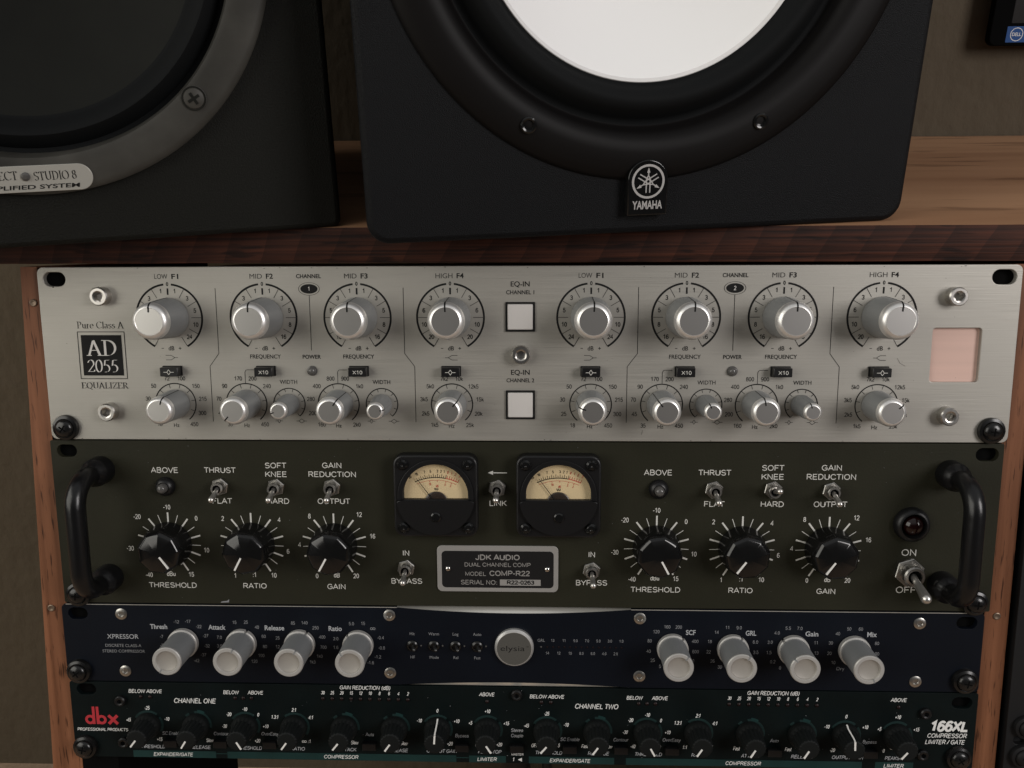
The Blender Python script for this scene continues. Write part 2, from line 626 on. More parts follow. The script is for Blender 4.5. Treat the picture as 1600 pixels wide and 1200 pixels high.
_A = _arc
SANS = {
    'A': (.74, [[(.05, 0), (.37, 1), (.69, 0)], [(.16, .33), (.58, .33)]]),
    'B': (.74, [[(.12, 0), (.12, 1), (.38, 1)] + _A(.38, .765, .22, .235, 0, 180) + [(.12, .53)], [(.12, 0), (.40, 0)] + _A(.40, .265, .24, .265, 180, 0) + [(.38, .53)]]),
    'C': (.78, [_A(.42, .5, .32, .5, 58, -238, 24)]),
    'D': (.78, [[(.12, 0), (.12, 1), (.34, 1)] + _A(.34, .5, .34, .5, 0, 180, 18) + [(.12, 0)]]),
    'E': (.70, [[(.62, 0), (.12, 0), (.12, 1), (.60, 1)], [(.12, .52), (.56, .52)]]),
    'F': (.66, [[(.12, 0), (.12, 1), (.60, 1)], [(.12, .50), (.52, .50)]]),
    'G': (.82, [_A(.42, .5, .32, .5, 55, -215, 24) + [(.72, .16), (.72, .46), (.44, .46)]]),
    'H': (.78, [[(.12, 0), (.12, 1)], [(.66, 0), (.66, 1)], [(.12, .52), (.66, .52)]]),
    'I': (.28, [[(.14, 0), (.14, 1)]]),
    'J': (.56, [[(.44, 1), (.44, .26)] + _A(.25, .24, .19, .24, 100, 270, 12)]),
    'K': (.74, [[(.12, 0), (.12, 1)], [(.66, 1), (.12, .38)], [(.30, .58), (.70, 0)]]),
    'L': (.62, [[(.12, 1), (.12, 0), (.58, 0)]]),
    'M': (.90, [[(.12, 0), (.12, 1), (.45, .10), (.78, 1), (.78, 0)]]),
    'N': (.78, [[(.12, 0), (.12, 1), (.66, 0), (.66, 1)]]),
    'O': (.84, [_A(.42, .5, .33, .5, 0, 360, 28)]),
    'P': (.70, [[(.12, 0), (.12, 1), (.40, 1)] + _A(.40, .73, .23, .27, 0, 180) + [(.12, .46)]]),
    'Q': (.84, [_A(.42, .5, .33, .5, 0, 360, 28), [(.50, .22), (.76, -.04)]]),
    'R': (.76, [[(.12, 0), (.12, 1), (.42, 1)] + _A(.42, .74, .22, .26, 0, 180) + [(.12, .48)], [(.40, .48), (.68, 0)]]),
    'S': (.72, [_A(.36, .755, .25, .245, 70, -90, 12) + _A(.36, .755, .25, .235, -100, -160, 5) + _A(.36, .26, .27, .26, 20, 90, 6) + _A(.36, .26, .27, .26, 100, 252, 12)]),
    'T': (.66, [[(.03, 1), (.63, 1)], [(.33, 1), (.33, 0)]]),
    'U': (.78, [[(.12, 1), (.12, .32)] + _A(.39, .32, .27, .32, -90, -270, 16) + [(.66, .32), (.66, 1)]]),
    'V': (.70, [[(.04, 1), (.35, 0), (.66, 1)]]),
    'W': (1.0, [[(.04, 1), (.27, 0), (.50, .96), (.73, 0), (.96, 1)]]),
    'X': (.70, [[(.05, 0), (.64, 1)], [(.06, 1), (.65, 0)]]),
    'Y': (.70, [[(.04, 1), (.35, .44), (.66, 1)], [(.35, .44), (.35, 0)]]),
    'Z': (.66, [[(.08, 1), (.58, 1), (.06, 0), (.60, 0)]]),
    '0': (.62, [_A(.31, .5, .22, .5, 0, 360, 26)]),
    '1': (.62, [[(.12, .74), (.36, 1), (.36, 0)]]),
    '2': (.62, [_A(.31, .72, .21, .28, -80, 115, 14) + [(.08, 0), (.56, 0)]]),
    '3': (.62, [_A(.30, .755, .20, .245, -75, 170, 14) + [(.24, .53)], [(.30, .53)] + _A(.30, .27, .22, .27, 10, 255, 16)]),
    '4': (.62, [[(.44, 0), (.44, 1), (.05, .30), (.58, .30)]]),
    '5': (.62, [[(.52, 1), (.17, 1), (.11, .50)] + _A(.29, .32, .23, .32, -35, 250, 18)]),
    '6': (.62, [_A(.31, .31, .22, .31, -90, 270, 22), [(.09, .31), (.10, .62)] + _A(.33, .66, .23, .34, -80, 55, 10)]),
    '7': (.62, [[(.08, 1), (.55, 1), (.30, .45), (.22, 0)]]),
    '8': (.62, [_A(.31, .77, .18, .23, 0, 360, 20), _A(.31, .27, .22, .27, 0, 360, 22)]),
    '9': (.62, [_A(.31, .69, .22, .31, 90, 450, 22), [(.53, .69), (.52, .38)] + _A(.29, .34, .23, .34, 100, 235, 10)]),
    '-': (.40, [[(.06, .40), (.34, .40)]]),
    '+': (.60, [[(.06, .42), (.54, .42)], [(.30, .18), (.30, .66)]]),
    '.': (.30, [[(.15, -.02), (.15, .10)]]),
    ':': (.30, [[(.15, -.02), (.15, .12)], [(.15, .56), (.15, .70)]]),
    '/': (.40, [[(.02, -.02), (.36, 1.02)]]),
    '(': (.44, [_A(.46, .42, .26, .62, -20, -160, 12)]),
    ')': (.44, [_A(-.02, .42, .26, .62, 20, 160, 12)]),
    ' ': (.30, []),
    'a': (.58, [[(.10, .52), (.18, .68), (.38, .68), (.46, .54), (.46, 0)], _A(.27, .20, .19, .20, 60, -225, 16) + [(.46, .40)]]),
    'b': (.62, [[(.12, 0), (.12, 1)], _A(.32, .34, .21, .34, 0, 360, 22)]),
    'c': (.54, [_A(.30, .34, .21, .34, 60, -240, 18)]),
    'd': (.62, [[(.50, 0), (.50, 1)], _A(.30, .34, .21, .34, 0, 360, 22)]),
    'e': (.60, [[(.10, .36), (.51, .36)] + _A(.30, .34, .21, .34, 80, -220, 20)]),
    'i': (.26, [[(.13, 0), (.13, .68)], [(.13, .86), (.13, 1.0)]]),
    'k': (.54, [[(.12, 0), (.12, 1)], [(.46, .68), (.12, .28)], [(.24, .42), (.50, 0)]]),
    'l': (.26, [[(.13, 0), (.13, 1)]]),
    'n': (.62, [[(.12, 0), (.12, .68)], [(.12, .46)] + _A(.31, .46, .19, .22, -70, 90, 12) + [(.50, 0)]]),
    'o': (.62, [_A(.31, .34, .22, .34, 0, 360, 22)]),
    'p': (.62, [[(.12, -.28), (.12, .68)], _A(.32, .34, .21, .34, 0, 360, 22)]),
    'r': (.40, [[(.12, 0), (.12, .68)], [(.12, .42), (.22, .64), (.36, .66)]]),
    's': (.52, [_A(.26, .51, .16, .16, 70, -150, 12) + _A(.26, .18, .18, .18, 30, 250, 14)]),
    't': (.36, [[(.16, .92), (.16, .10), (.22, 0), (.32, .02)], [(.04, .66), (.30, .66)]]),
    'u': (.62, [[(.12, .68), (.12, .22)] + _A(.31, .22, .19, .22, -90, -250, 12) + [(.50, .24)], [(.50, .68), (.50, 0)]]),
    'v': (.52, [[(.04, .68), (.26, 0), (.48, .68)]]),
    'w': (.74, [[(.04, .68), (.20, 0), (.37, .64), (.54, 0), (.70, .68)]]),
    'y': (.52, [[(.04, .68), (.27, .02)], [(.48, .68), (.24, -.14), (.14, -.28), (.06, -.28)]]),
}
SERIF = {
    'A': (.78, [[(.10, 0), (.36, 1)], [(.36, 1), (.66, 0)], [(.20, .34), (.56, .34)]], [(.10, 0), (.66, 0)]),
    'D': (.78, [[(.16, 0), (.16, 1)], [(.16, 1)] + _arc(.30, .5, .38, .5, 0, 180) + [(.16, 0)]], [(.12, 0), (.12, 1)]),
    'E': (.66, [[(.16, 0), (.16, 1)], [(.16, .98), (.54, .98), (.56, .84)], [(.16, .52), (.44, .52)], [(.16, .02), (.56, .02), (.60, .18)]], [(.12, 0), (.12, 1)]),
    'Q': (.82, [_arc(.40, .5, .34, .5, 0, 360, 28), [(.42, .06), (.76, -.20)]], []),
    'U': (.80, [[(.16, 1), (.16, .32)] + _arc(.40, .32, .24, .30, -90, -270, 12) + [(.64, .32), (.64, 1)]], [(.16, 1), (.64, 1)]),
    'L': (.62, [[(.16, 0), (.16, 1)], [(.16, .02), (.54, .02), (.57, .18)]], [(.12, 0), (.16, 1)]),
    'I': (.36, [[(.18, 0), (.18, 1)]], [(.18, 0), (.18, 1)]),
    'Z': (.68, [[(.12, .84), (.12, .98), (.58, .98)], [(.58, .98), (.10, .02)], [(.10, .02), (.60, .02), (.60, .16)]], []),
    'R': (.74, [[(.16, 0), (.16, 1)], [(.16, .98)] + _arc(.30, .75, .24, .235, 0, 180) + [(.16, .51)], [(.34, .50), (.66, 0)]], [(.12, 0), (.12, 1), (.66, 0)]),
    'P': (.64, [[(.16, 0), (.16, 1)], [(.16, .98)] + _arc(.30, .73, .24, .255, 0, 180) + [(.16, .47)]], [(.16, 0), (.12, 1)]),
    'J': (.42, [[(.24, 1), (.24, .10), (.16, -.08), (.04, -.10)]], [(.24, 1)]),
    'C': (.74, [_arc(.42, .5, .34, .5, 52, -232, 26)], []),
    'T': (.68, [[(.34, 0), (.34, 1)], [(.08, .82), (.08, .98), (.60, .98), (.60, .82)]], [(.34, 0)]),
    'S': (.56, [_arc(.28, .74, .19, .25, 70, -120, 14) + [(.28, .50)] + _arc(.28, .26, .20, .26, 50, 240, 14)], []),
    'O': (.82, [_arc(.40, .5, .34, .5, 0, 360, 28)], []),
    'u': (.56, [[(.12, .66), (.12, .18), (.22, .03), (.38, .14), (.42, .22)], [(.42, .66), (.42, 0)]], [(.42, 0)]),
    'r': (.42, [[(.14, 0), (.14, .66)], [(.14, .44), (.24, .62), (.36, .62)]], [(.14, 0)]),
    'e': (.52, [_arc(.26, .33, .20, .33, 90, -230, 22), [(.07, .36), (.46, .36)]], []),
    'l': (.28, [[(.14, 0), (.14, 1.02)]], [(.14, 0)]),
    'a': (.50, [[(.10, .54), (.20, .65), (.34, .60), (.36, .48), (.36, .06), (.44, .02)], _arc(.23, .19, .15, .18, 60, -220, 16)], []),
    's': (.44, [_arc(.22, .49, .13, .16, 60, -120, 10) + _arc(.22, .17, .15, .17, 40, 240, 12)], []),
    'd': (.56, [[(.42, 0), (.42, 1.02)], _arc(.26, .32, .18, .32, 40, 320, 20)], [(.42, 0)]),
    '2': (.56, [_arc(.28, .70, .20, .30, -75, 110, 14) + [(.08, .03)], [(.06, .04), (.48, .04), (.51, .18)]], []),
    '0': (.56, [_arc(.28, .5, .21, .5, 0, 360, 28)], []),
    '5': (.56, [[(.46, .98), (.18, .98), (.12, .54)], [(.12, .54)] + _arc(.22, .30, .24, .30, -5, 200, 16)], []),
    '8': (.56, [_arc(.28, .76, .16, .24, 0, 360, 20), _arc(.28, .27, .20, .27, 0, 360, 22)], []),
    ' ': (.30, [], []),
}


def serif_text(mb, s, x, z, cap, width=None, align='c', W=0.13, h=0.0, mi=0, rot=0.0):
    adv = sum(SERIF[c][0] for c in s)
    kx = (width / adv) if width else cap
    tot = adv * kx
    pen = {'c': -tot / 2, 'l': 0.0, 'r': -tot}[align]
    nx, nz = W / 2, W * 0.17
    cr, sr = math.cos(rad(rot)), math.sin(rad(rot))

    def tx(a, b):
        px, pz = pen + a * kx, b * cap
        return (x + px * cr - pz * sr, z + px * sr + pz * cr)
    for c in s:
        a, strokes, serifs = SERIF[c]
        for st in strokes:
            for (x0, z0), (x1, z1) in zip(st[:-1], st[1:]):
                mb.poly([tx(x0 - nx, z0 - nz), tx(x1 - nx, z1 - nz), tx(x1 + nx, z1 + nz), tx(x0 + nx, z0 + nz)], h, mi)
        for sx, sz in serifs:
            mb.poly([tx(sx - .13, sz - .022), tx(sx + .13, sz - .022), tx(sx + .13, sz + .022), tx(sx - .13, sz + .022)], h, mi)
        pen += a * kx


def unit_matrix(dx):
    return TILT @ Matrix.Translation(Vector((dx, 0, 0)) * S)


# ------------------------------------------------------------------ the setting
b = MB()
b.box(-2600, 2600, -369, -389, -720, 1500)
tag(b.build('wall', M['wall']), 'dark tan textured wall behind the desk', kind='structure')
b = MB()
b.box(-2600, 2600, 2400, -369, -740, -720)
tag(b.build('floor', M['floor']), 'tan carpet below the rack', kind='structure')

# ------------------------------------------------------------------ the wooden rack desk
desk = thing('rack_desk', 'rough reddish wooden rack desk carrying the speakers and rack gear', 'desk', Matrix.Identity(4))
b = MB()
# planed slab with sawn front face (front quad separate material)
x0, x1, y0, y1, z0, z1 = -520, 620, 1.7, 366, 0.4, 17.7
nx_ = 60
top = []
for i in range(nx_ + 1):
    x = x0 + (x1 - x0) * i / nx_
    w1 = 0.35 * math.sin(i * 1.7) + 0.25 * math.sin(i * 0.63 + 1)
    w2 = 0.25 * math.sin(i * 2.3 + 2)
    top += [(x, y0 + w2, z0 + 0.15 * w1), (x, y0 + 0.15 * w1, z1 - 1.2 + 0.5 * w1), (x, y0 + 0.9, z1), (x, y1, z1), (x, y1, z0)]
fs, ms = [], []
for i in range(nx_):
    a, c = i * 5, i * 5 + 5
    for k in range(5):
        fs.append((a + k, a + (k + 1) % 5, c + (k + 1) % 5, c + k))
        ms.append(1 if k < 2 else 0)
fs += [tuple(range(5)), tuple(range(nx_ * 5, nx_ * 5 + 5))]
ms += [0, 0]
b.v, b.f, b.m = top, fs, ms
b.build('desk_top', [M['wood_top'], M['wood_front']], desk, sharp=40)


def post(pts, nails, label=None):
    m = MB()
    m.prism(pts, -170, -3.4)
    o = m.build('side_post', M['wood_post'], desk)
    o.matrix_local = TILT.copy()
    for x, z in nails:
        q = MB()
        q.lathe([(1.9, -3.4), (1.9, -3.0), (1.5, -2.8), (0.9, -2.9), (0, -3.2)], x, z, 20)
        q.build('nail', M['nail'], o)


post([(-249.6, -0.8), (-241.2, -0.8), (-241.2, -560), (-266.5, -560)], [(-244.4, -18.8), (-250.3, -182.1)])
post([(253.6, -0.8), (241.2, -0.8), (241.2, -560), (254.2, -560)], [(247.6, -181.1)])

for x in (-241.0, 221.0):  # rails stretched deep and coloured near-black as shade inside the rack
    m = MB()
    m.box(x, x + 20, -175, -3.6, -560, -1.5)
    o = m.build('rack_rail_shade', M['hole'], desk)
    o.matrix_local = TILT.copy()

# ------------------------------------------------------------------ shared small hardware


def screw_black(parent, pos, material='screw'):
    m = MB()
    m.lathe([(6.6, 0), (6.7, 1.0), (6.3, 2.2), (5.0, 2.7), (4.6, 2.4), (4.6, 2.9), (4.2, 3.7), (3.2, 4.4), (1.6, 4.75), (0, 4.8)], 0, 0, 40)
    head = m.mesh('rack_screw', M[material])
    m = MB()
    for t in (20, 110):
        c, s = math.cos(rad(t)), math.sin(rad(t))
        pts = [(-2.0 * c - .35 * s, -2.0 * s + .35 * c), (2.0 * c - .35 * s, 2.0 * s + .35 * c), (2.0 * c + .35 * s, 2.0 * s - .35 * c), (-2.0 * c + .35 * s, -2.0 * s - .35 * c)]
        m.prism(pts, 4.0, 4.84 if t == 20 else 4.86)
    cross = m.mesh('cross_recess', M['hole'])
    for i, (x, z) in enumerate(pos):
        o = put('rack_screw', head, parent, (x, 0, z), random.uniform(0, 3))
        put('cross_recess', cross, o)


def socket_screws(parent, pos, r=4.55, h=5.2, hexr=2.35, material='steel'):
    m = MB()
    m.lathe([(r, 0), (r, h - 0.6), (r - 0.5, h), (hexr + 0.5, h)], 0, 0, 36)
    # hexagonal socket going down
    o0 = [(x, -h, z) for x, z in circle(0, 0, hexr + 0.5, 36)]
    hx = hexagon(hexr)
    ring = []
    for i in range(36):
        a, t = divmod(i, 6)
        p, q = hx[a], hx[(a + 1) % 6]
        ring.append((p[0] + (q[0] - p[0]) * t / 6, p[1] + (q[1] - p[1]) * t / 6))
    vs = o0 + [(x, -h + 0.25, z) for x, z in ring] + [(x, -h + 0.8 * h, z) for x, z in ring] + [(0, -h + 0.85 * h, 0)]
    fs = []
    for i in range(36):
        j = (i + 1) % 36
        fs += [(i, j, 36 + j, 36 + i), (36 + i, 36 + j, 72 + j, 72 + i), (72 + i, 72 + j, 108)]
    m.add(vs, fs)
    me = m.mesh('socket_screw', M[material])
    for x, z in pos:
        put('socket_screw', me, parent, (x, 0, z), random.uniform(0, 1))


def chassis(parent, z0, z1, depth=240):
    m = MB()
    m.box(-219, 219, -depth, -3.3, z0, z1)
    m.build('chassis', M['matte_black'], parent)


# ------------------------------------------------------------------ 1: silver equalizer
eq = thing('equalizer', 'silver brushed aluminium equalizer with sixteen silver knobs, topmost of the rack', 'equalizer', unit_matrix(1.86))
win = rrect(200.8, 224.2, -58.2, -31.5, 1.6)
m = MB()
m.add(*plate([rrect(-241.3, 241.3, -88.6, -0.9, 3.2), slot(-232.6, -6.9, 11.2, 7.0), slot(232.8, -6.9, 11.6, 7.2), slot(-232.6, -82.2, 11.2, 7.0), slot(232.4, -82.2, 11.2, 7.0), win], -3.2, 0, 0.35))
m.build('face_plate', M['alu'], eq, sharp=25)
chassis(eq, -86, -5)
m = MB()
m.box(198.5, 226.5, -3.28, -2.2, -60.5, -29.5)
m.build('window_plate', M['pink_plate'], eq)
screw_black(eq, [(-232.9, -82.3), (232.4, -82.3)])
socket_screws(eq, [(-208.6, -15.2), (-209.3, -73.6), (209.7, -16.0), (210.0, -74.6), (0.2, -44.3)])

L = MB()   # 0 = strong black, 1 = thin black
serif_text(L, 'Pure Class A', -211.2, -31.4, 3.3, 24.0, W=0.11)
# model plate: double outline and black square
for x0, x1, z0, z1 in ((-223.2, -199.3, -57.0, -33.2),):
    L.line([(x0, z0), (x1, z0), (x1, z1), (x0, z1), (x0, z0 - .15)], 0.35)
    L.quad(x0 + 1.6, x1 - 1.6, z0 + 1.6, z1 - 1.6, 0)
serif_text(L, 'EQUALIZER', -211.3, -62.0, 3.0, 24.2, W=0.12, mi=0)

GX = [-175.7, -128.1, -81.0, -34.7, 34.6, 81.1, 128.1, 175.8]
KIND = ['LOW', 'MID2', 'MID3', 'HIGH'] * 2
GN = {'LOW': '1 3 5 10 24', 'MID2': '1 3 5 8 16', 'MID3': '1 3 5 8 16', 'HIGH': '1 3 6 10 20'}
FN = {'LOW': '18 25 30 50 72 100 150 215 300 450', 'MID2': '35 45 70 90 170 200 240 _ _ 450',
      'MID3': '160 200 280 400 800 900 1k0 _ _ 2k0', 'HIGH': '1k5 2k5 3k5 5k0 7k2 10k 12k5 15k 20k 25k'}
TT = {'LOW': ('LOW', 'F1'), 'MID2': ('MID', 'F2'), 'MID3': ('MID', 'F3'), 'HIGH': ('HIGH', 'F4')}
GZ, FZ = -26.1, -69.8
FX = {'LOW': 0.3, 'MID2': -10.9, 'MID3': -11.0, 'HIGH': 0.1}
for gx, k in zip(GX, KIND):
    a, c = TT[k]
    wa = {'LOW': 6.6, 'MID': 6.2, 'HIGH': 8.4}[a]
    L.text(a, gx - 2.9, -6.8, 2.35, width=wa, mi=1)
    L.text(c, gx + wa / 2 - 0.9, -6.8, 2.35, 'l', width=3.5, bold=0.02)
    for s in (-1, 1):
        L.arc(gx, GZ, 16.6, 0.95, s * 6.5, s * 150)
        for t in (30, 60, 90, 120, 150):
            L.tick(gx, GZ, s * t, 11.2, 16.4, 0.28, mi=1 if t != 150 else 0)
        for n, t in zip(GN[k].split(), (15, 45, 75, 105, 135)):
            x, z = polar(gx, GZ, s * t, 13.6)
            L.text(n, x, z - 1.15, 2.35, bold=0.012, xs=0.95)
    L.text('0', gx, GZ + 15.7, 2.0, bold=0.02)
    L.tick(gx, GZ, 0, 11.4, 14.6, 0.85)
    L.text('dB', gx, -42.5, 2.1, bold=0.012)
    L.line([(gx - 5.0, -41.5), (gx - 3.8, -41.5)], 0.3)
    L.line([(gx + 3.7, -41.5), (gx + 5.1, -41.5)], 0.3)
    L.line([(gx + 4.4, -40.8), (gx + 4.4, -42.2)], 0.3)
    fx = gx + FX[k]
    L.arc(fx, FZ, 10.4, 0.55, -141, 141)
    for i, n in enumerate(FN[k].split()):
        t = -143 + 31.8 * i
        if abs(t) < 142:
            L.tick(fx, FZ, t, 8.2, 10.3, 0.26)
        x, z = polar(fx, FZ, t, 13.4)
        L.text(n, x + (0.9 if t > 20 else -0.9 if t < -20 else 0.0), z - 1.0, 2.2, bold=0.0, xs=1.0) if n != '_' else None
    L.text('Hz', fx - 0.3, -81.9, 1.95, bold=0.006)
    if 'MID' in k:
        L.text('FREQUENCY', gx, -46.6, 1.95, width=15.6, bold=0.012)
        wx = gx + 11.0
        L.text('WIDTH', wx, -59.5, 1.95, width=8.9, bold=0.008)
        L.arc(wx, FZ, 8.0, 0.5, -141, 141)
        for i in range(10):
            L.tick(wx, FZ, -141 + 31.3 * i, 6.3, 7.9, 0.26)
        # narrow and wide bell symbols
        for sx, q in ((wx - 5.6, 0.75), (wx + 5.9, 1.5)):
            L.line([(sx - q - 1.2, -78.6), (sx - q, -78.6), (sx, -77.5), (sx + q, -78.6), (sx + q + 1.2, -78.6)], 0.22)
            L.line([(sx - q, -78.6), (sx, -79.7), (sx + q, -78.6)], 0.22)
        L.line([(fx, -59.3), (fx, -53.6), (fx + 0.5, -52.6), (fx + 1.0, -52.4), (gx - 6.0, -52.4)], 0.25)
    else:
        s = 1 if k == 'LOW' else -1
        for d in (-1.15, 1.15):
            L.line([(gx - 3.2 * s, -46.2 + d), (gx - 0.4 * s, -46.2 + d), (gx + 1.4 * s, -46.2)], 0.24)
        L.line([(gx + 1.4 * s, -46.2), (gx + 3.0 * s, -46.2)], 0.24)
for x, s in ((-151.7, -1), (-57.9, 1), (57.7, -1), (151.8, 1)):
    L.line([(x, -11.4), (x, -44.1), (x + s * 4.9, -50.6), (x + s * 4.9, -79.0)], 0.28)
for x, n in ((-104.7, '1'), (104.4, '2')):
    L.text('CHANNEL', x, -6.6, 1.9, width=12.4, bold=0.02)
    L.disc(x, -11.9, 4.3, 2.35)
    L.arc(x, -11.9, 5.2, 0.25, 0, 360, rz=0.60)
    L.line([(x, -15.1), (x, -42.6)], 0.28)
    L.text('POWER', x, -46.7, 1.9, width=9.2, bold=0.02)
for z, n in ((-8.6, '1'), (-52.4, '2')):
    L.text('EQ-IN', -0.2, z - 2.3, 2.4, width=9.3, bold=0.012)
    L.text('CHANNEL ' + n, -0.2, z - 6.1, 1.9, width=13.8, bold=0.012)
# wear along the plate
for x, z, w in ((-233.5, -10.8, .8), (205, -7.4, .3), (187, -48, .2), (-210.5, -10.6, .3), (-213.5, -11.3, .3), (-229, -39, .35)):
    L.disc(x, z, w * 0.6, w * 0.4, mi=1, n=9)
L.line([(184.5, -46.3), (186, -48.8), (188.6, -50.2)], 0.12, mi=1)
L.line([(60.5, -85.2), (61.0, -82.8)], 0.12, mi=1)
for k in range(26):
    L.disc(random.uniform(-236, 236), random.choice((-1.5, -88.0)) + random.uniform(-.25, .25), random.uniform(.15, .7), random.uniform(.1, .22), mi=1, n=7)
for k in range(30):
    L.disc(random.uniform(-236, 236), random.uniform(-86, -3), random.uniform(.07, .16), random.uniform(.06, .14), mi=1, n=6)
L.build('lettering', [M['ink_black'], M['ink_soft']], eq, closed=False)
W = MB()
serif_text(W, 'AD', -211.2, -45.1, 7.6, 15.6, W=0.12, h=0.1)
serif_text(W, '2055', -211.4, -53.6, 6.2, 16.2, W=0.10, h=0.1)
for x, n in ((-104.7, '1'), (104.4, '2')):
    W.text(n, x, -12.9, 2.1, h=0.1)
W.build('plate_lettering', M['button'], eq, closed=False)


def chamfer_knob(name, r0, r1, h, parent, pos, angles, mark_w, knurl=0.0):
    """tapered grey body with a silver chamfered cap and a black index mark"""
    hc = h - 0.34 * r1 - 0.9
    fl = (lambda a, y: 1 + knurl * (0.5 + 0.5 * math.cos(a * 60))) if knurl else None
    m = MB()
    m.lathe([(r0 * 0.985, 0.4), (r0, 0.9), (r0 + (r1 - r0) * .25, hc * .35), (r1, hc)], 0, 0, 120 if knurl else 64, fl)
    m.lathe([(r0 * 0.8, 0.0), (r0 * 0.8, 0.5)], 0, 0, 32)
    body = m.mesh(name, M['knob_grey'])
    m = MB()
    m.lathe([(r1, hc), (r1 + 0.03, hc + 0.7), (r1 * 0.995, hc + 0.9), (r1 * 0.965, h - 0.20 * r1), (r1 * 0.90, h - 0.10 * r1), (r1 * 0.82, h - 0.03 * r1), (r1 * 0.745, h)], 0, 0, 72)
    cap = m.mesh('cap_rim', M['knob_silver'], sharp=50)
    m = MB()
    m.lathe([(r1 * 0.745, h), (r1 * 0.73, h - 0.12), (0, h - 0.12)], 0, 0, 72)
    face = m.mesh('cap_face', M['knob_face'], sharp=20)
    m = MB()
    prof = [(r1 * 0.50, h - 0.06), (r1 * 0.745, h + 0.06), (r1 * 0.82, h - 0.03 * r1 + 0.06), (r1 * 0.90, h - 0.10 * r1 + 0.07), (r1 * 0.965 + .06, h - 0.20 * r1 + 0.05), (r1 + 0.08, hc + 0.9), (r1 + 0.08, hc)]
    vs = []
    for r, y in prof:
        vs += [(-mark_w / 2, -y, r), (mark_w / 2, -y, r)]
    m.add(vs, [(2 * i, 2 * i + 1, 2 * i + 3, 2 * i + 2) for i in range(len(prof) - 1)])
    mark = m.mesh('index_mark', M['ink_black'], closed=False)
    m = MB()
    prof = [(r1 + 0.05, hc), (r0 + (r1 - r0) * .25 + 0.06, hc * .35), (r0 + 0.06, 1.0)]
    vs = []
    for r, y in prof:
        vs += [(-mark_w / 3, -y, r), (mark_w / 3, -y, r)]
    m.add(vs, [(0, 1, 3, 2), (2, 3, 5, 4)])
    groove = m.mesh('index_groove', M['ink_soft'], closed=False)
    for (x, z), t in zip(pos, angles):
        o = put(name, body, parent, (x, 0, z), rad(t))
        put('cap_rim', cap, o)
        put('cap_face', face, o)
        put('index_mark', mark, o)
        put('index_groove', groove, o)


chamfer_knob('gain_knob', 10.1, 8.95, 23.0, eq, [(x, GZ) for x in GX], [1, 0, 0, -2, 2, 3, 2, 4], 0.75)
chamfer_knob('frequency_knob', 7.5, 6.9, 20.5, eq, [(x + FX[k], FZ) for x, k in zip(GX, KIND)], [18, -138, 34, 42, -72, -38, -10, 52], 0.6)
chamfer_knob('width_knob', 5.2, 4.3, 19.5, eq, [(x + 11.0, FZ) for x, k in zip(GX, KIND) if 'MID' in k], [-108, 82, -24, -16], 0.5, knurl=0.03)

# rectangular rocker buttons
m = MB()
m.prism(rrect(-4.9, 4.9, -2.6, 2.6, 0.25, 2), 0, 0.7)
hous = m.mesh('push_button', M['matte_black'])
m = MB()
m.prism(rrect(-4.5, 4.5, -2.2, 2.2, 0.3, 2), 0.6, 5.2, inset=0.3, ih=0.25)
cap_ = m.mesh('button_cap', M['black'])
mx = MB()
mx.font = 'sans'
mx.text('X10', 0.2, -0.95, 1.9, h=5.2, width=5.0)
x10 = mx.mesh('button_print', M['ink_white'], closed=False)
mx = MB()
mx.line([(-2.6, 0), (-.9, 0), (0, 1.3), (.9, 0), (2.6, 0)], 0.25, 5.2)
mx.line([(-.9, 0), (0, -1.3), (.9, 0)], 0.25, 5.2)
bel = mx.mesh('button_print', M['ink_white'], closed=False)
for x, k in zip(GX, KIND):
    o = put('push_button', hous, eq, (x, 0, -52.9))
    c = put('button_cap', cap_, o)
    put('button_print', x10 if 'MID' in k else bel, o)
# white square EQ-IN buttons
m = MB()
m.add(*plate([rrect(-7.3, 7.3, -7.3, 7.3, 0.3, 2), rrect(-6.45, 6.45, -6.45, 6.45, 0.3, 2)], 0, 0.8))
bz = m.mesh('square_button', M['ink_black'])
m = MB()
m.prism(rrect(-6.2, 6.2, -6.2, 6.2, 0.5, 3), -0.5, 1.6, inset=0.35, ih=0.25)
sq = m.mesh('button_cap', M['button'])
for z in (-25.8, -69.9):
    o = put('square_button', bz, eq, (-0.2, 0, z))
    put('button_cap', sq, o)
m = MB()
m.lathe([(2.6, 0), (2.6, 0.5), (2.15, 0.6), (2.1, 1.0), (1.6, 2.0), (0.8, 2.5), (0, 2.6)], 0, 0, 24)
led = m.mesh('power_lamp', M['smoke_lens'], sharp=50)
for x in (-104.7, 104.5):
    put('power_lamp', led, eq, (x, 0, -52.8))

# ------------------------------------------------------------------ 2: olive compressor
U = 44.45
ol = thing('olive_compressor', 'olive drab dual channel compressor with two cream needle meters and black handles', 'compressor', unit_matrix(0.64))
m = MB()
m.add(*plate([rrect(-241.3, 241.3, -4 * U + 0.5, -2 * U - 0.3, 0.8), slot(-232.8, -94.7, 10.4, 6.6), slot(233.2, -94.7, 11.2, 6.8), slot(-232.8, -172.2, 10.4, 6.6), slot(233.0, -172.2, 11, 6.6)], -3.2, 0, 0.2))
m.build('face_plate', M['olive'], ol, sharp=25)
chassis(ol, -4 * U + 3, -2 * U - 4)
screw_black(ol, [(-232.8, -172.2), (233.0, -172.2)])
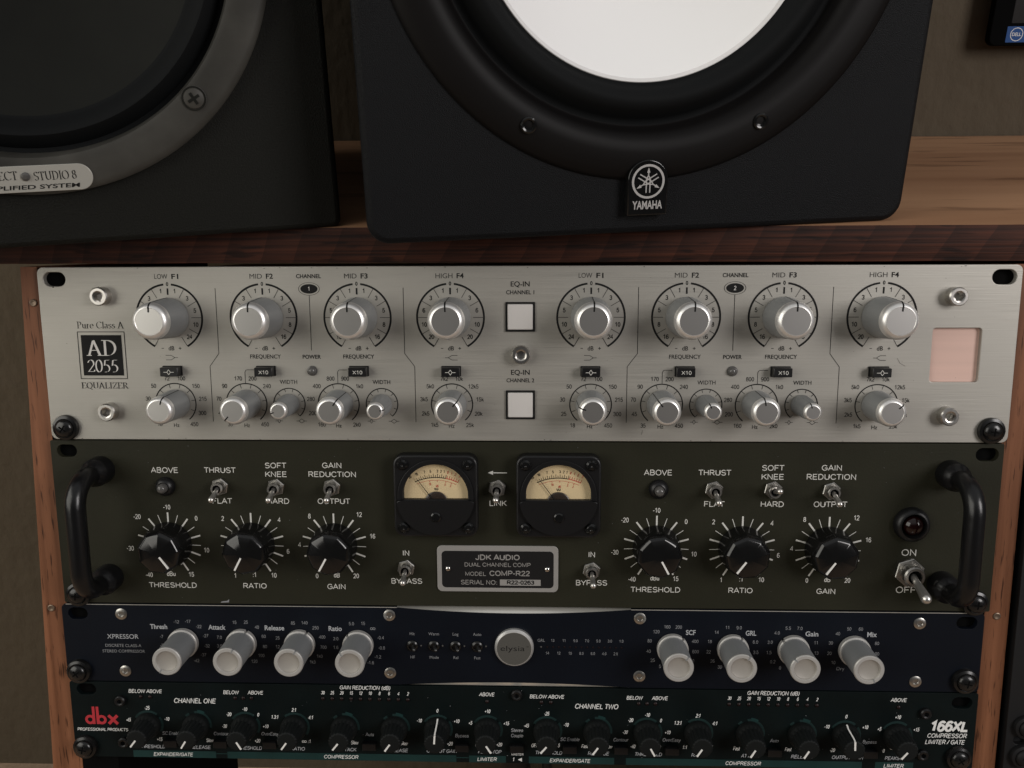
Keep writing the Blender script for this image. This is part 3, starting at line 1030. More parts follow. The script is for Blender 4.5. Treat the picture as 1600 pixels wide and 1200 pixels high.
# handles
m = MB()
for z0 in (-104.6, -162.8):
    m.lathe([(7.3, 0), (7.3, 6.5), (6.8, 8.5), (5.2, 10), (4.6, 11.5)], 0, z0 + 133.7, 32)
path, hb, zb, rb = [], 27.0, 29.1, 13.0
path += [(0, 0, zb), (0, -(hb - rb), zb)]
for i in range(1, 9):
    a = rad(90 * i / 8)
    path.append((0, -(hb - rb + rb * math.sin(a)), zb - rb + rb * math.cos(a)))
for i in range(8):
    a = rad(90 * i / 8)
    path.append((0, -(hb - rb + rb * math.cos(a)), -zb + rb - rb * math.sin(a)))
path += [(0, -(hb - rb), -zb), (0, 0, -zb)]
m.tube(path, 4.75, 24)
hm = m.mesh('handle', M['handle'], sharp=40)
for x in (-215.6, 215.6):
    put('handle', hm, ol, (x, 0, -133.7))

T = MB()
T.font = 'sans'
JX = [-182.5, -138.9, -95.7, 70.5, 114.0, 157.6]
JZ = -144.4
JN = ['THRESHOLD', 'RATIO', 'GAIN'] * 2
JW = {'THRESHOLD': 25.7, 'RATIO': 12.8, 'GAIN': 10.0}
NUM = {'THRESHOLD': [('-40', -12.1, -17.1), ('-30', -21.1, -2.6), ('-20', -16.2, 14.7), ('-10', -.2, 19.9), ('0', 14.9, 14.0), ('10', 19.3, -3.3), ('15', 10.4, -16.7), ('dBu', -.3, -16.4)],
       'RATIO': [('1', -9.8, -17.1), ('2', -14.7, 14.0), ('4', 14.8, 13.5), ('6', 18.7, -3.6), ('10', 10.6, -16.8), (':1', 0.4, -16.6)],
       'GAIN': [('0', -9.8, -16.9), ('4', -18.3, 0.1), ('8', -12.5, 15.6), ('12', 13.4, 16.6), ('16', 20.0, 5.0), ('20', 10.8, -16.7), ('dB', 0.6, -16.4)]}
for x, n in zip(JX, JN):
    for i in range(-8, 9):
        big = i % 2 == 0
        T.tick(x, JZ, 18.5 * i, 12.0, 17.1 if big else 16.5, 0.85 if big else 0.32)
    for s, dx, dz in NUM[n]:
        T.text(s, x + dx, JZ + dz - 1.25, 2.6)
    T.text(n, x + 0.2, -168.5, 2.9, width=JW[n])
for x, x2, x3, x4 in ((-182.4, -153.6, -124.6, -95.5), (70.6, 99.0, 128.0, 157.2)):
    T.text('ABOVE', x, -106.1, 2.95, width=14.4)
    T.text('THRUST', x2, -106.0, 2.95, width=16.5)
    T.text('FLAT', x2 + 0.2, -122.4, 2.95, width=10.6)
    T.text('SOFT', x3, -103.4, 2.95, width=11.3)
    T.text('KNEE', x3, -108.0, 2.95, width=11.6)
    T.text('HARD', x3 + 0.4, -122.3, 2.95, width=12.0)
    T.text('GAIN', x4, -103.2, 2.95, width=10.4)
    T.text('REDUCTION', x4, -107.9, 2.95, width=25.0)
    T.text('OUTPUT', x4 + 0.3, -122.2, 2.95, width=17.0)
for x in (-58.5, 37.6):
    T.text('IN', x, -149.8, 2.95, width=3.8)
    T.text('BYPASS', x, -165.1, 2.95, width=16.5)
T.text('LINK', -10.6, -122.7, 2.95, width=9.1)
T.line([(-13.5, -105.2), (-5.9, -105.2)], 0.45)
T.poly([(-15.6, -105.2), (-13.0, -104.1), (-13.0, -106.3)])
T.text('ON', 198.4, -147.6, 3.5, width=7.9)
T.text('OFF', 198.2, -167.6, 3.5, width=10.6)
T.poly([(-157.5, -176.6), (-153.0, -176.4), (-152.8, -174.6), (-153.9, -175.6), (-155.5, -175.7), (-157.0, -176.0)], mi=1)
for x, z in ((-94, -97), (30, -91.8), (150, -104.6), (-186, -164), (48, -131.6), (183, -101.6)):
    T.disc(x, z, 0.16, 0.12, mi=1, n=7)
for k in range(46):
    T.disc(random.uniform(-235, 235), random.uniform(-175, -91), random.uniform(.06, .17), random.uniform(.05, .15), mi=1, n=6)
T.build('lettering', [M['ink_white'], M['ink_dim']], ol, closed=False)

# knobs: fluted black body with a white line on the face


def flute(a, h):
    b = (a + math.pi / 9) % (2 * math.pi / 9) - math.pi / 9      # nine flat sides, softened
    f = 1.0 / math.cos(b) * math.cos(math.pi / 9)
    return 1 - 0.85 * (1 - f) * min(1.0, max(0.0, (h - 2.0) / 2.0)) if h < 14.8 else 1 - 0.85 * (1 - f)


m = MB()
m.lathe([(11.6, 0.4), (12.1, 0.8), (12.2, 2.0), (12.1, 3.0), (12.0, 8.5), (11.5, 12.6), (10.4, 14.3), (9.2, 15.0), (0, 15.5)], 0, 0, 180, flute)
m.lathe([(9, 0), (9, 0.5)], 0, 0, 32)
kb = m.mesh('control_knob', M['gloss_black'], sharp=35)
m = MB()
m.prism([(-.45, 1.9), (.45, 1.9), (.45, 9.3), (-.45, 9.3)], 15.0, 15.58)
m.box(-.45, .45, 2.0, 2.0 + 1.2, 12.0, 12.2)
pl = m.mesh('pointer_line', M['white_plastic'])
for x, t in zip(JX, (145, -152, -151, 152, -144, -145)):
    o = put('control_knob', kb, ol, (x, 0, JZ), rad(t))
    put('pointer_line', pl, o)

# toggles


def toggle(parent, x, z, tx, tz, k=1.0, name='toggle_switch'):
    m = MB()
    m.prism([(px * k, pz * k) for px, pz in hexagon(4.7, 12)], 0, 1.9 * k, inset=0.35, ih=0.3)
    m.lathe([(3.9 * k, 0), (3.9 * k, 2.1 * k)], 0, 0, 6)
    o = m.build(name, M['nickel'], parent, (x, 0, z))
    q = MB()
    q.lathe([(3.25 * k, 1.7 * k), (3.25 * k, 5.4 * k), (2.9 * k, 5.9 * k), (2.15 * k, 5.9 * k), (2.0 * k, 5.0 * k)], 0, 0, 32)
    q.build('bushing', M['nickel'], o)
    q = MB()
    q.lathe([(2.1 * k, 4.7 * k), (1.0, 4.6 * k), (0, 4.6 * k)], 0, 0, 24)
    q.build('bushing_hole', M['hole'], o)
    q = MB()
    A, B_ = Vector((0, -4.0 * k, 0)), Vector((tx, -15.2 * k, tz))
    d = (B_ - A)
    pts = [A + d * t for t in (0, .3, .8, .92)]
    rr = [1.0 * k, 1.1 * k, 1.5 * k, 1.6 * k]
    for i in range(1, 6):
        a = rad(18 * i - 2)
        pts.append(A + d * .92 + d.normalized() * 1.6 * k * math.sin(a))
        rr.append(max(0.05, 1.6 * k * math.cos(a)))
    q.tube(pts, rr, 16)
    q.build('lever', M['lever'], o, sharp=60)
    return o


for x, z, dx, dz in ((-153.8, -113.1, 0.5, -3.2), (-124.7, -113.2, 0.3, -3.0), (-95.7, -113.1, 0.6, -3.0), (-58.5, -156.2, 0.4, -2.8), (-10.9, -113.1, 0.0, -2.4),
                     (37.5, -156.6, 0.2, -2.9), (98.7, -113.2, 0.0, -3.0), (128.2, -113.1, -0.3, 3.4), (157.3, -113.4, -0.2, -3.0)):
    toggle(ol, x, z, dx, dz)
toggle(ol, 198.3, -155.6, -0.4, -5.6, 1.62, 'power_switch')

# small lamps and the red lamp
m = MB()
m.lathe([(5.0, 0), (5.0, 1.2), (4.4, 2.6), (3.4, 3.6), (2.9, 3.8), (2.6, 3.0)], 0, 0, 32)
lb = m.mesh('lamp', M['black'], sharp=40)
m = MB()
m.lathe([(2.5, 2.6), (2.5, 5.0), (2.2, 6.2), (1.4, 7.0), (0, 7.3)], 0, 0, 24)
ld = m.mesh('lens', M['smoke_lens'], sharp=60)
for x in (-182.3, 70.9):
    o = put('lamp', lb, ol, (x, 0, -113.2))
    put('lens', ld, o)
m = MB()
m.lathe([(8.9, 0), (8.9, 1.6), (8.2, 3.6), (7.0, 4.6), (6.3, 4.7), (5.7, 3.2), (5.2, 1.6)], 0, 0, 48)
o = m.build('red_lamp', M['black'], ol, (198.2, 0, -130.7), sharp=40)
m = MB()
m.lathe([(5.2, 1.4), (5.1, 2.8), (4.4, 4.4), (3.0, 5.6), (1.4, 6.2), (0, 6.3)], 0, 0, 40)
m.build('lens', M['red_lens'], o, sharp=60)

# name plate
m = MB()
m.add(*plate([rrect(-42.3, 20.4, -168.7, -143.8, 2.6)], 0.02, 0.9, 0.15))
np_ = m.build('name_plate', M['frame_silver'], ol)
m = MB()
m.poly(rrect(-39.9, 18.0, -166.5, -146.6, 2.2), 0.9)
m.build('black_field', M['matte_black'], np_, closed=False)
m = MB()
m.font = 'sans'
H9 = 0.98
m.text('JDK AUDIO', -10.9, -151.4, 3.0, width=23.0, bold=0.02, h=H9)
m.text('DUAL CHANNEL COMP', -11.0, -155.0, 2.2, width=34.4, h=H9)
m.text('MODEL', -27.9, -160.0, 2.2, 'l', width=11.0, h=H9)
m.text('COMP-R22', -15.3, -160.0, 2.9, 'l', width=21.1, bold=0.014, h=H9)
m.text('SERIAL NO:', -30.2, -164.8, 2.5, 'l', width=19.2, h=H9)
m.quad(-9.8, 11.3, -165.2, -161.9, h=H9)
m.build('plate_lettering', M['frame_silver'], np_, closed=False)
m = MB()
m.font = 'sans'
m.text('R22-0263', 0.9, -164.6, 2.3, width=14.3, bold=0.03, h=1.1)
m.build('serial_number', M['ink_black'], np_, closed=False)
m = MB()
m.lathe([(1.5, 0.9), (1.4, 1.5), (0.8, 2.0), (0, 2.1)], 0, 0, 20)
rv = m.mesh('rivet', M['chrome'], sharp=60)
for x in (-36.6, 14.7):
    put('rivet', rv, np_, (x, 0, -156.2))

# needle meters
dome = [(15.9, -1.6)]
dome = [(x, z) for x, z in _arc(0, 0.2, 16.4, 16.4, -97, 97, 40)]
dome = [(max(-16.2, min(16.2, x)), max(-1.7, z)) for x, z in dome]
m = MB()
m.add(*plate([rrect(-21.2, 21.2, -21.2, 21.2, 5.0, 6), dome], 0, 7.5, 0.9))
m_bez = m.mesh('needle_meter', M['black'], sharp=30)
m = MB()
low = _arc(0, 0, 19.2, 19.2, 92, 268, 40)
m.add(*plate([[(19.2, -2.2)] + low[1:-1] + [(-19.2, -2.2)]], 7.4, 9.4, 0.5))
for s in (-1, 1):
    pts_o = _arc(0, 0, 19.2, 19.2, s * 96, 0, 24)
    pts_i = _arc(0, 0.2, 16.5, 16.5, 0, s * 96, 24)
m.add(*plate([_arc(0, 0, 19.2, 19.2, -96.6, 96.6, 48) + _arc(0, 0.2, 16.5, 16.5, 96, -96, 48)], 7.4, 8.3, 0.25))
m_low = m.mesh('meter_cover', M['black'], sharp=30)
m = MB()
m.lathe([(2.6, 9.4), (2.6, 9.9), (2.0, 10.4), (0, 10.5)], 0, 0, 24)
m_scr = m.mesh('adjuster', M['gloss_black'])
m = MB()
m.lathe([(2.9, 7.5), (2.8, 8.3), (1.9, 9.2), (0.5, 9.4), (0, 9.1)], 0, 0, 24)
m_cs = m.mesh('corner_screw', M['gloss_black'])
m = MB()
m.poly(_arc(0, 0.2, 17.0, 17.0, -97, 97, 40), 4.6)
m_face = m.mesh('dial_card', M['cream'], closed=False)
m = MB()
m.font = 'sans'
RC, ZC = 25.5, -16.4         # dial arc radius and centre below the window
m.arc(0, ZC, RC, 0.42, -25, 11, 4.7)
m.arc(0, ZC, RC, 0.42, 11, 26, 4.7, 1)
m.arc(0, ZC, RC - 1.4, 0.18, -24, 25, 4.7, 1)
for i in range(14):
    t = -19 + 30 * i / 13
    m.tick(0, ZC, t, RC, RC + (1.9 if i % 2 else 1.3), 0.20, 4.7)
for i in range(6):
    m.tick(0, ZC, 12.5 + 2.6 * i, RC, RC + 1.6, 0.22, 4.7, 1)
for s, t in (('20', -27), ('10', -20), ('7', -11.5), ('5', -5.5), ('3', 1.5), ('2', 5.2), ('1', 8.4)):
    m.text(s, *polar(0, ZC, t, RC + 2.6), 1.5, h=4.7, rot=-t, xs=0.75)
for s, t in (('0', 12.2), ('1', 16), ('2', 20), ('3', 24.5)):
    m.text(s, *polar(0, ZC, t, RC + 2.6), 1.5, h=4.7, rot=-t, mi=1, xs=0.75)
for s, t in (('10', -8), ('dB', 1.5), ('5', 12), ('3', 19)):
    m.text(s, *polar(0, ZC, t, RC - 3.9 - (1.2 if s == 'dB' else 0)), 1.3, h=4.7, rot=-t, mi=1, xs=0.75)
    m.tick(0, ZC, t, RC - 2.3, RC - 1.4, 0.2, 4.7, 1)
m.text('-', *polar(0, ZC, -30, RC + 1.0), 1.6, h=4.7, rot=30)
m.text('VU', 0, 2.3, 1.5, h=4.7, bold=0.012)
m_sc = m.mesh('dial_scale', [M['ink_black'], M['ink_red']], closed=False)
m = MB()
m.lathe([(5.8, 4.7), (5.8, 5.4), (5.2, 5.7), (1.2, 5.7), (1.1, 6.3), (0, 6.3)], 0, -3.9, 36)
m_hub = m.mesh('needle_hub', M['hub'])
m = MB()
a = rad(-36.5)
m.tube([(0, -5.9, -4.4), (16.6 * math.sin(a), -5.9, -4.4 + 16.6 * math.cos(a))], [0.26, 0.16], 6)
m_nee = m.mesh('needle', M['ink_black'])
m = MB()
m.poly(_arc(0, 0.2, 16.9, 16.9, -97, 97, 40), 6.9)
m_gl = m.mesh('meter_glass', M['glass'], closed=False)
for x in (-41.6, 20.2):
    o = put('needle_meter', m_bez, ol, (x, 0, -115.6))
    for n, me in (('meter_cover', m_low), ('dial_card', m_face), ('dial_scale', m_sc), ('needle_hub', m_hub), ('needle', m_nee), ('meter_glass', m_gl)):
        put(n, me, o)
    put('adjuster', m_scr, o, (0.2, 0, -10.2))
    for sx in (-1, 1):
        for sz in (-1, 1):
            put('corner_screw', m_cs, o, (16.4 * sx, 0, 16.4 * sz), random.uniform(0, 3))

# ------------------------------------------------------------------ 3: navy compressor
nv = thing('navy_compressor', 'slim dark navy compressor with eight tall silver knobs and a round silver emblem', 'compressor', unit_matrix(-1.45))
zt, zb_ = -4 * U - 0.4, -5 * U + 0.4


def scallop(depth, n=24, x0=-62.0, x1=60.5):
    return [(x0 + (x1 - x0) * i / n, depth * (1 - (2 * i / n - 1) ** 2)) for i in range(n + 1)]


r_ = 2.6
o_ = rrect(-241.3, 241.3, zb_, zt, r_)
q = 7
tr_, br_, bl_, tl_ = o_[:q], o_[q:2 * q], o_[2 * q:3 * q], o_[3 * q:]
out = tr_ + br_ + [(x, zb_ + d) for x, d in reversed(scallop(2.0))] + bl_ + tl_ + [(x, zt - d) for x, d in scallop(2.7)]
m = MB()
m.add(*plate([out, slot(-232.7, -183.5, 10.6, 6.6), slot(232.5, -183.6, 10.6, 6.6), slot(-234.3, -216.0, 10, 6.4), slot(233.6, -215.2, 10, 6.4)], -3.2, 0, 0.12))
m.build('face_plate', M['navy'], nv, sharp=25)
m = MB()
for sg, zz, dep, back in ((1, zt, 2.7, 2.9), (-1, zb_, 2.0, 0.7)):
    vs = []
    for x, d in scallop(dep):
        vs += [(x, 0.02, zz - sg * d), (x, back, zz + sg * 0.05)]
    m.add(vs, [(2 * i, 2 * i + 2, 2 * i + 3, 2 * i + 1) for i in range(24)])
m.build('milled_edge', M['white_edge'], nv, closed=False)
m = MB()
m.box(-238.9, -62.0, -0.3, 0.03, zt - 0.28, zt + 0.03)
m.box(60.5, 238.9, -0.3, 0.03, zt - 0.28, zt + 0.03)
m.build('bare_edge', M['white_edge'], nv)
chassis(nv, -5 * U + 3, -4 * U - 4)
screw_black(nv, [(-234.3, -216.0), (233.6, -215.2)])
m = MB()
m.lathe([(3.15, 0), (3.1, 0.35), (2.2, 0.7), (1.5, 0.7), (1.2, 0.1), (0.5, 0.0), (0, 0.1)], 0, 0, 28)
cs = m.mesh('panel_screw', M['nickel'])
for x, z in ((-209.2, -183.5), (-209.4, -215.9), (-66.0, -182.6), (-66.4, -215.1), (65.1, -182.9), (65.4, -215.2), (208.6, -184.0), (208.6, -216.2)):
    put('panel_screw', cs, nv, (x, 0, z), random.uniform(0, 2))
EX = [-176.4, -145.2, -113.9, -82.8, 82.2, 113.4, 144.6, 175.8]
EZ = -199.0
T = MB()
ENAME = [('Thresh', -13.2, 9.2), ('Attack', -13.0, 9.3), ('Release', -13.5, 10.4), ('Ratio', -12.2, 7.0), ('SCF', 9.4, 5.0), ('GRL', 9.3, 5.4), ('Gain', 9.4, 6.6), ('Mix', 9.0, 4.9)]
ENUM = [['3', '0', '-3', '-7', '-12', '-17', '-22', '-27', '-32', '-37', '-42'], ['0.01', '1.0', '3.0', '7.0', '15', '25', '40', '60', '80', '100', '120'],
        ['5', '7', '12', '25', '85', '140', '250', '400', '700', '1k0', '1k3'], ['1.2', '1.3', '1.6', '2.0', '5.0', '15', '', '-0.4', '-0.8', '-1.2', '-1.6'],
        ['5', '25', '40', '80', '120', '160', '200', '', '400', '600', '800'], ['30', '26', '22', '18', '14', '11', '9.0', '', '6.0', '3.5', '0'],
        ['0', '0.2', '1.5', '3.0', '4.0', '5.5', '7.0', '', '11', '13', '15'], ['Dry', '10', '20', '30', '40', '50', '60', '', '80', '90', 'Wet']]
ANG = [-152, -127, -100, -76, -17, 13, 42, 72, 100, 127, 152]
ANGR = [-152, -127, -100, -72, -42, -14, 15, 40, 72, 100, 127]
for i, x in enumerate(EX):
    n, dx, w = ENAME[i]
    T.text(n, x + dx, -191.7, 2.55, width=w, bold=0.02)
    for s, t in zip(ENUM[i], ANG if i < 4 else ANGR):
        if s:
            px, pz = polar(x, EZ, t, 11.9)
            T.text(s, px + (0.5 if t > 25 else -0.5 if t < -25 else 0), pz - 0.9, 1.85, mi=1, bold=-0.006, xs=1.0)
px, pz = polar(EX[3], EZ, 42, 11.6)
for s in (-0.65, 0.65):
    T.arc(px + s, pz + 0.1, 0.6, 0.28, 0, 360, mi=1)
T.text('XPRESSOR', -209.4, -197.5, 2.5, width=17.0)
T.text('DISCRETE CLASS-A', -209.5, -202.2, 1.6, width=19.5, mi=1)
T.text('STEREO COMPRESSOR', -209.5, -205.4, 1.6, width=23.0, mi=1)
for x, a, c in ((-54.2, 'Hit', 'HF'), (-42.8, 'Warm', 'Mode'), (-31.3, 'Log', 'Rel'), (-19.9, 'Auto', 'Fast')):
    T.text(a, x, -193.6, 1.6, mi=1)
    T.text(c, x, -206.8, 1.6, mi=1)
top_ = ['GRL', '13', '11', '9.0', '7.0', '5.0', '3.0', '1.0']
bot_ = ['14', '12', '10', '8.0', '6.0', '4.0', '2.0']
for i, s in enumerate(top_):
    T.text(s, 13.8 + 5.98 * i, -196.5, 1.6, mi=1, bold=-0.006)
for i, s in enumerate(bot_):
    T.text(s, 17.0 + 5.97 * i, -203.6, 1.6, mi=1, bold=-0.006)
T.build('lettering', [M['ink_grey'], M['ink_dim']], nv, closed=False)

# tall knobs with a base ring, grey body, rim and dished end, notched


def notch(w, a0=0.0):
    return lambda a, h: (1 - w) if abs((a + math.pi) % (2 * math.pi) - math.pi) < 0.085 else 1.0


m = MB()
m.lathe([(7.35, 3.0), (7.35, 20.4)], 0, 0, 72)
m.lathe([(7.0, 0), (7.0, 3)], 0, 0, 36)
e_body = m.mesh('tall_knob', M['knob_grey'])
m = MB()
m.lathe([(7.9, 0.3), (8.1, 0.6), (8.1, 2.9), (7.7, 3.3), (7.2, 3.4)], 0, 0, 144, notch(0.09))
e_base = m.mesh('base_ring', M['satin_rim'])
m = MB()
m.lathe([(7.35, 20.3), (7.5, 20.6), (7.5, 21.5), (7.1, 22.0), (5.75, 22.0), (5.5, 21.5)], 0, 0, 144, notch(0.03))
e_rim = m.mesh('end_rim', M['satin_rim'])
m = MB()
m.lathe([(5.5, 21.5), (5.15, 20.9), (3.5, 20.3), (0, 20.1)], 0, 0, 48)
e_dish = m.mesh('dished_end', M['satin_face'])
m = MB()
m.prism([(-.35, 5.3), (.35, 5.3), (.35, 7.2), (-.35, 7.2)], 21.6, 22.05)
m.prism([(-.35, 7.2), (.35, 7.2), (.35, 7.56), (-.35, 7.56)], 20.6, 21.7)
e_n = m.mesh('index_notch', M['knob_grey'])
for x, t in zip(EX, (-147, 24, 30, -42, 40, 32, -45, 155)):
    o = put('tall_knob', e_body, nv, (x, 0, EZ), rad(t))
    for n, me in (('base_ring', e_base), ('end_rim', e_rim), ('dished_end', e_dish), ('index_notch', e_n)):
        put(n, me, o)
# emblem
m = MB()
m.lathe([(10.2, 0), (10.2, 1.9), (9.2, 3.2), (9.0, 3.2)], 0, 0, 72)
em = m.build('emblem', M['knob_silver'], nv, (-0.4, 0, -199.2))
m = MB()
m.lathe([(9.0, 3.2), (0, 3.2)], 0, 0, 64)
m.build('emblem_face', M['emblem_face'], em)
m = MB()
m.text('elysia', -0.8, -1.1, 2.9, width=12.6, h=3.2, bold=-0.006)
m.text('TM', 7.0, 1.0, 0.6, h=3.2)
m.build('emblem_lettering', M['ink_black'], em, closed=False)
# small levers beside the emblem and meter lamps
m = MB()
m.lathe([(3.0, 0), (3.0, 0.8), (2.5, 1.3), (2.0, 1.5), (1.9, 0.6), (0, 0.5)], 0, 0, 28)
lv = m.mesh('selector_toggle', M['screw'], sharp=40)
m = MB()
m.tube([(0.2, -0.6, 0), (0.9, -3.2, 0), (1.6, -5.2, 0), (1.75, -5.7, 0), (1.85, -6.0, 0)], [0.55, 0.7, 0.85, 0.7, 0.2], 14)
lvt = m.mesh('lever', M['lever_dark'], sharp=60)
m = MB()
m.lathe([(0.45, 0), (0.45, 0.3), (0, 0.5)], 0, 0, 12)
lp = m.mesh('indicator_lamp', M['led_off'])
lpg = m.mesh('indicator_lamp', M['smoke_lens'])
for x in (-54.2, -42.8, -31.3, -19.9):
    o = put('selector_toggle', lv, nv, (x, 0, -199.4))
    put('lever', lvt, o)
    put('indicator_lamp', lpg, nv, (x + 4.6, 0, -199.4))
put('indicator_lamp', lpg, nv, (13.7, 0, -199.3))
for i in range(14):
    put('indicator_lamp', lp, nv, (17.0 + 2.99 * i, 0, -199.3))

# ------------------------------------------------------------------ 4: green-black compressor
db = thing('dark_green_compressor', 'green-black slanted-letter compressor with sixteen small black knobs, lowest of the rack', 'compressor', unit_matrix(-1.05))
zt, zb_ = -5 * U - 0.3, -6 * U + 0.2
m = MB()
m.add(*plate([rrect(-241.3, 241.3, zb_, zt, 1.0), slot(-232.2, -226.9, 10.6, 6.4), slot(233.2, -228.0, 10.6, 6.4)], -3.0, 0, 0.15))
m.build('face_plate', M['greenblack'], db, sharp=25)
chassis(db, -6 * U + 3, -5 * U - 4, 160)
screw_black(db, [(-235.0, -260.2), (233.2, -258.6)])
socket_screws(db, [(-213.6, -232.8), (-213.6, -257.2), (0.4, -226.3), (214.4, -233.6), (214.6, -257.2)], 2.9, 2.4, 1.4, 'black')
DX = [-199.6, -173.0, -146.4, -119.6, -92.4, -65.2, -42.2, -15.4]
OFF = 216.0
DZ = -247.0
T = MB()
T.font = 'sans'
SL, CD = 0.18, 0.74


def tt(s, x, z, cap, mi=0, align='c', width=None, bold=0.004, h=0.0):
    T.text(s, x, z, cap, align, width, SL, bold, h, mi, CD)


DL = [[('-45', -11, 2.5), ('-25', -.2, 9.6), ('-10', 10.2, 3.3), ('+15', 5.4, -8.7), ('OFF', -6.6, -8.9)], [('Fast', -6.4, -8.9), ('Slow', 6.4, -8.9)],
      [('-40', -7.4, -8.6), ('-30', -11.6, -.4), ('-20', -8.8, 6.6), ('-10', 0, 9.7), ('0', 7.2, 6.6), ('+10', 10.9, -.2), ('+20', 6.0, -8.7)],
      [('1:1', -6.6, -8.6), ('1.3:1', -10.6, 5.4), ('2:1', 0, 9.7), ('4:1', 9.0, 5.4), (':1', 7.6, -8.6)], [('Fast', -6.4, -8.9), ('Slow', 5.0, -8.9)], [('Fast', -6.4, -8.9), ('Slow', 4.6, -8.9)],
      [('-20', -6.2, -8.9), ('-10', -9.8, 4.5), ('0', 0, 10.4), ('+10', 10.2, 4.5), ('+20', 6.4, -8.7)], [('0', -6.2, -8.9), ('+5', -9.2, 3.6), ('+10', 0, 10.5), ('+15', 10.0, 3.6), ('+20', 6.2, -8.7)]]
DN = [('THRESHOLD', 14.5), ('RELEASE', 11.5), ('THRESHOLD', 14.5), ('RATIO', 8.0), ('ATTACK', 9.6), ('RELEASE', 11.5), ('OUTPUT GAIN', 16.5), ('PEAKSTOP', 12.6)]
for c in (0, 1):
    ox = OFF * c
    for i, x in enumerate(DX):
        x += ox
        for s, dx, dz in DL[i]:
            tt(s, x + dx, DZ + dz - 1.0, 2.2)
        tt(DN[i][0], x + (1.0 if i != 6 else 2.0), -261.0, 2.1, 1, width=DN[i][1], bold=0.004)
        # segmented ring behind the knob
        segs = [(-48, -30), (-8, 100)] if i in (1, 4, 5) else [(-40, 125)] if i == 3 else [(-60, 40), (55, 120)]
        for a0, a1 in segs:
            T.arc(x, DZ, 7.7, 1.3, a0, a1, mi=2)
        if i in (4, 5, 1):
            T.arc(x, DZ, 8.3, 1.6, 5, 32, mi=3)
    px = DX[3] + ox + 4.9
    for s in (-0.6, 0.6):
        T.arc(px + s, DZ - 8.7, 0.55, 0.28, 0, 360)
    # captions under the lamps
    tt('BELOW', -204.8 + ox * 1.002, -228.6, 2.15, width=9.0)
    tt('ABOVE', -195.2 + ox * 1.002, -228.6, 2.15, width=8.6)
    tt('BELOW', -153.4 + ox, -228.6, 2.15, width=8.4)
    tt('ABOVE', -140.0 + ox, -228.6, 2.15, width=8.4)
    tt('ABOVE', -15.6 + ox, -227.8, 2.15, width=8.2)
    tt('CHANNEL ' + ('ONE', 'TWO')[c], -173.4 + ox, -234.2, 2.9, width=23.0)
    tt('GAIN REDUCTION (dB)', -80.7 + ox, -225.0, 2.3, width=27.5, bold=0.003)
    for k, n in enumerate('30 25 20 15 12 10 8 6 4 2'.split()):
        tt(n, -103.5 + 5.08 * k + ox, -228.0, 2.0)
    tt('SC Enable', -187.3 + ox, -253.0, 2.1, 1, width=10.3, bold=0.006)
    tt('Contour', -160.2 + ox, -252.8, 2.1, 1, width=8.0, bold=0.006)
    tt('OverEasy', -133.3 + ox, -252.5, 2.1, 1, width=9.6, bold=0.006)
    tt('Auto', -79.0 + ox, -251.9, 2.0, 1, width=4.6, bold=0.006)
    tt('Bypass', -29.2 + ox, -251.8, 2.0, 1, width=7.4, bold=0.006)
    for a, d in ((-209.2, -163.4), (-157.2, -32.3), (-25.4, -5.5)):
        T.quad(a + ox, d + ox, -266.3, -262.3, mi=4)
    tt('EXPANDER/GATE', -187.2 + ox, -265.5, 2.2, 0, width=21.8, bold=0.003, h=0.08)
    tt('COMPRESSOR', -95.0 + ox, -265.4, 2.2, 0, width=18.9, bold=0.003, h=0.08)
    tt('LIMITER', -15.8 + ox, -265.4, 2.2, 0, width=10.6, bold=0.003, h=0.08)
T.quad(-163.3, -157.3, -263.9, -263.4, mi=3)
T.quad(-32.2, -25.5, -263.9, -263.4, mi=3)
tt('Stereo', 0.4, -248.2, 2.1, 1, width=6.5, bold=0.006)
tt('Couple', 0.4, -251.3, 2.1, 1, width=6.6, bold=0.006)
tt('MASTER', 0.6, -261.9, 1.3, 0, width=6.6)
tt('1', -1.6, -265.4, 2.4)
T.poly([(0.9, -264.3), (3.1, -263.2), (3.1, -265.4)])
tt('166XL', 217.2, -244.4, 6.4, 0, 'l', width=20.0, bold=0.03)
tt('COMPRESSOR', 216.4, -247.9, 2.6, 0, 'l', width=20.6)
tt('LIMITER / GATE', 215.6, -251.5, 2.6, 0, 'l', width=20.6)
tt('PROFESSIONAL PRODUCTS', -239.2, -251.2, 1.8, 0, 'l', width=28.0)
for k in range(60):
    T.disc(random.uniform(-235, 235), random.uniform(-265, -224), random.uniform(.06, .19), random.uniform(.05, .16), mi=1, n=6)
T.build('lettering', [M['ink_bright'], M['ink_grey'], M['teal_dim'], M['teal'], M['teal']], db, closed=False)
# red three-letter logo from round strokes
T = MB()
zb0 = -247.2
for cx, st in ((-231.6, 1), (-225.2, -1)):
    T.arc(cx, zb0 + 2.6, 2.0, 1.45, 0, 360)
    xx = cx + 2.1 * st
    T.quad(xx - 0.75, xx + 0.75, zb0, zb0 + 10.2)
T.line([(-221.4, zb0 + 0.2), (-216.4, zb0 + 5.2)], 1.7)
T.line([(-221.4, zb0 + 5.2), (-216.4, zb0 + 0.2)], 1.7)
T.build('logo', mat('red_print', (0.40, 0.022, 0.032), 0.5), db, closed=False)


def dflute(a, h):
    return 1 + 0.03 * math.cos(a * 18) * (1 if h > 4 else 0)


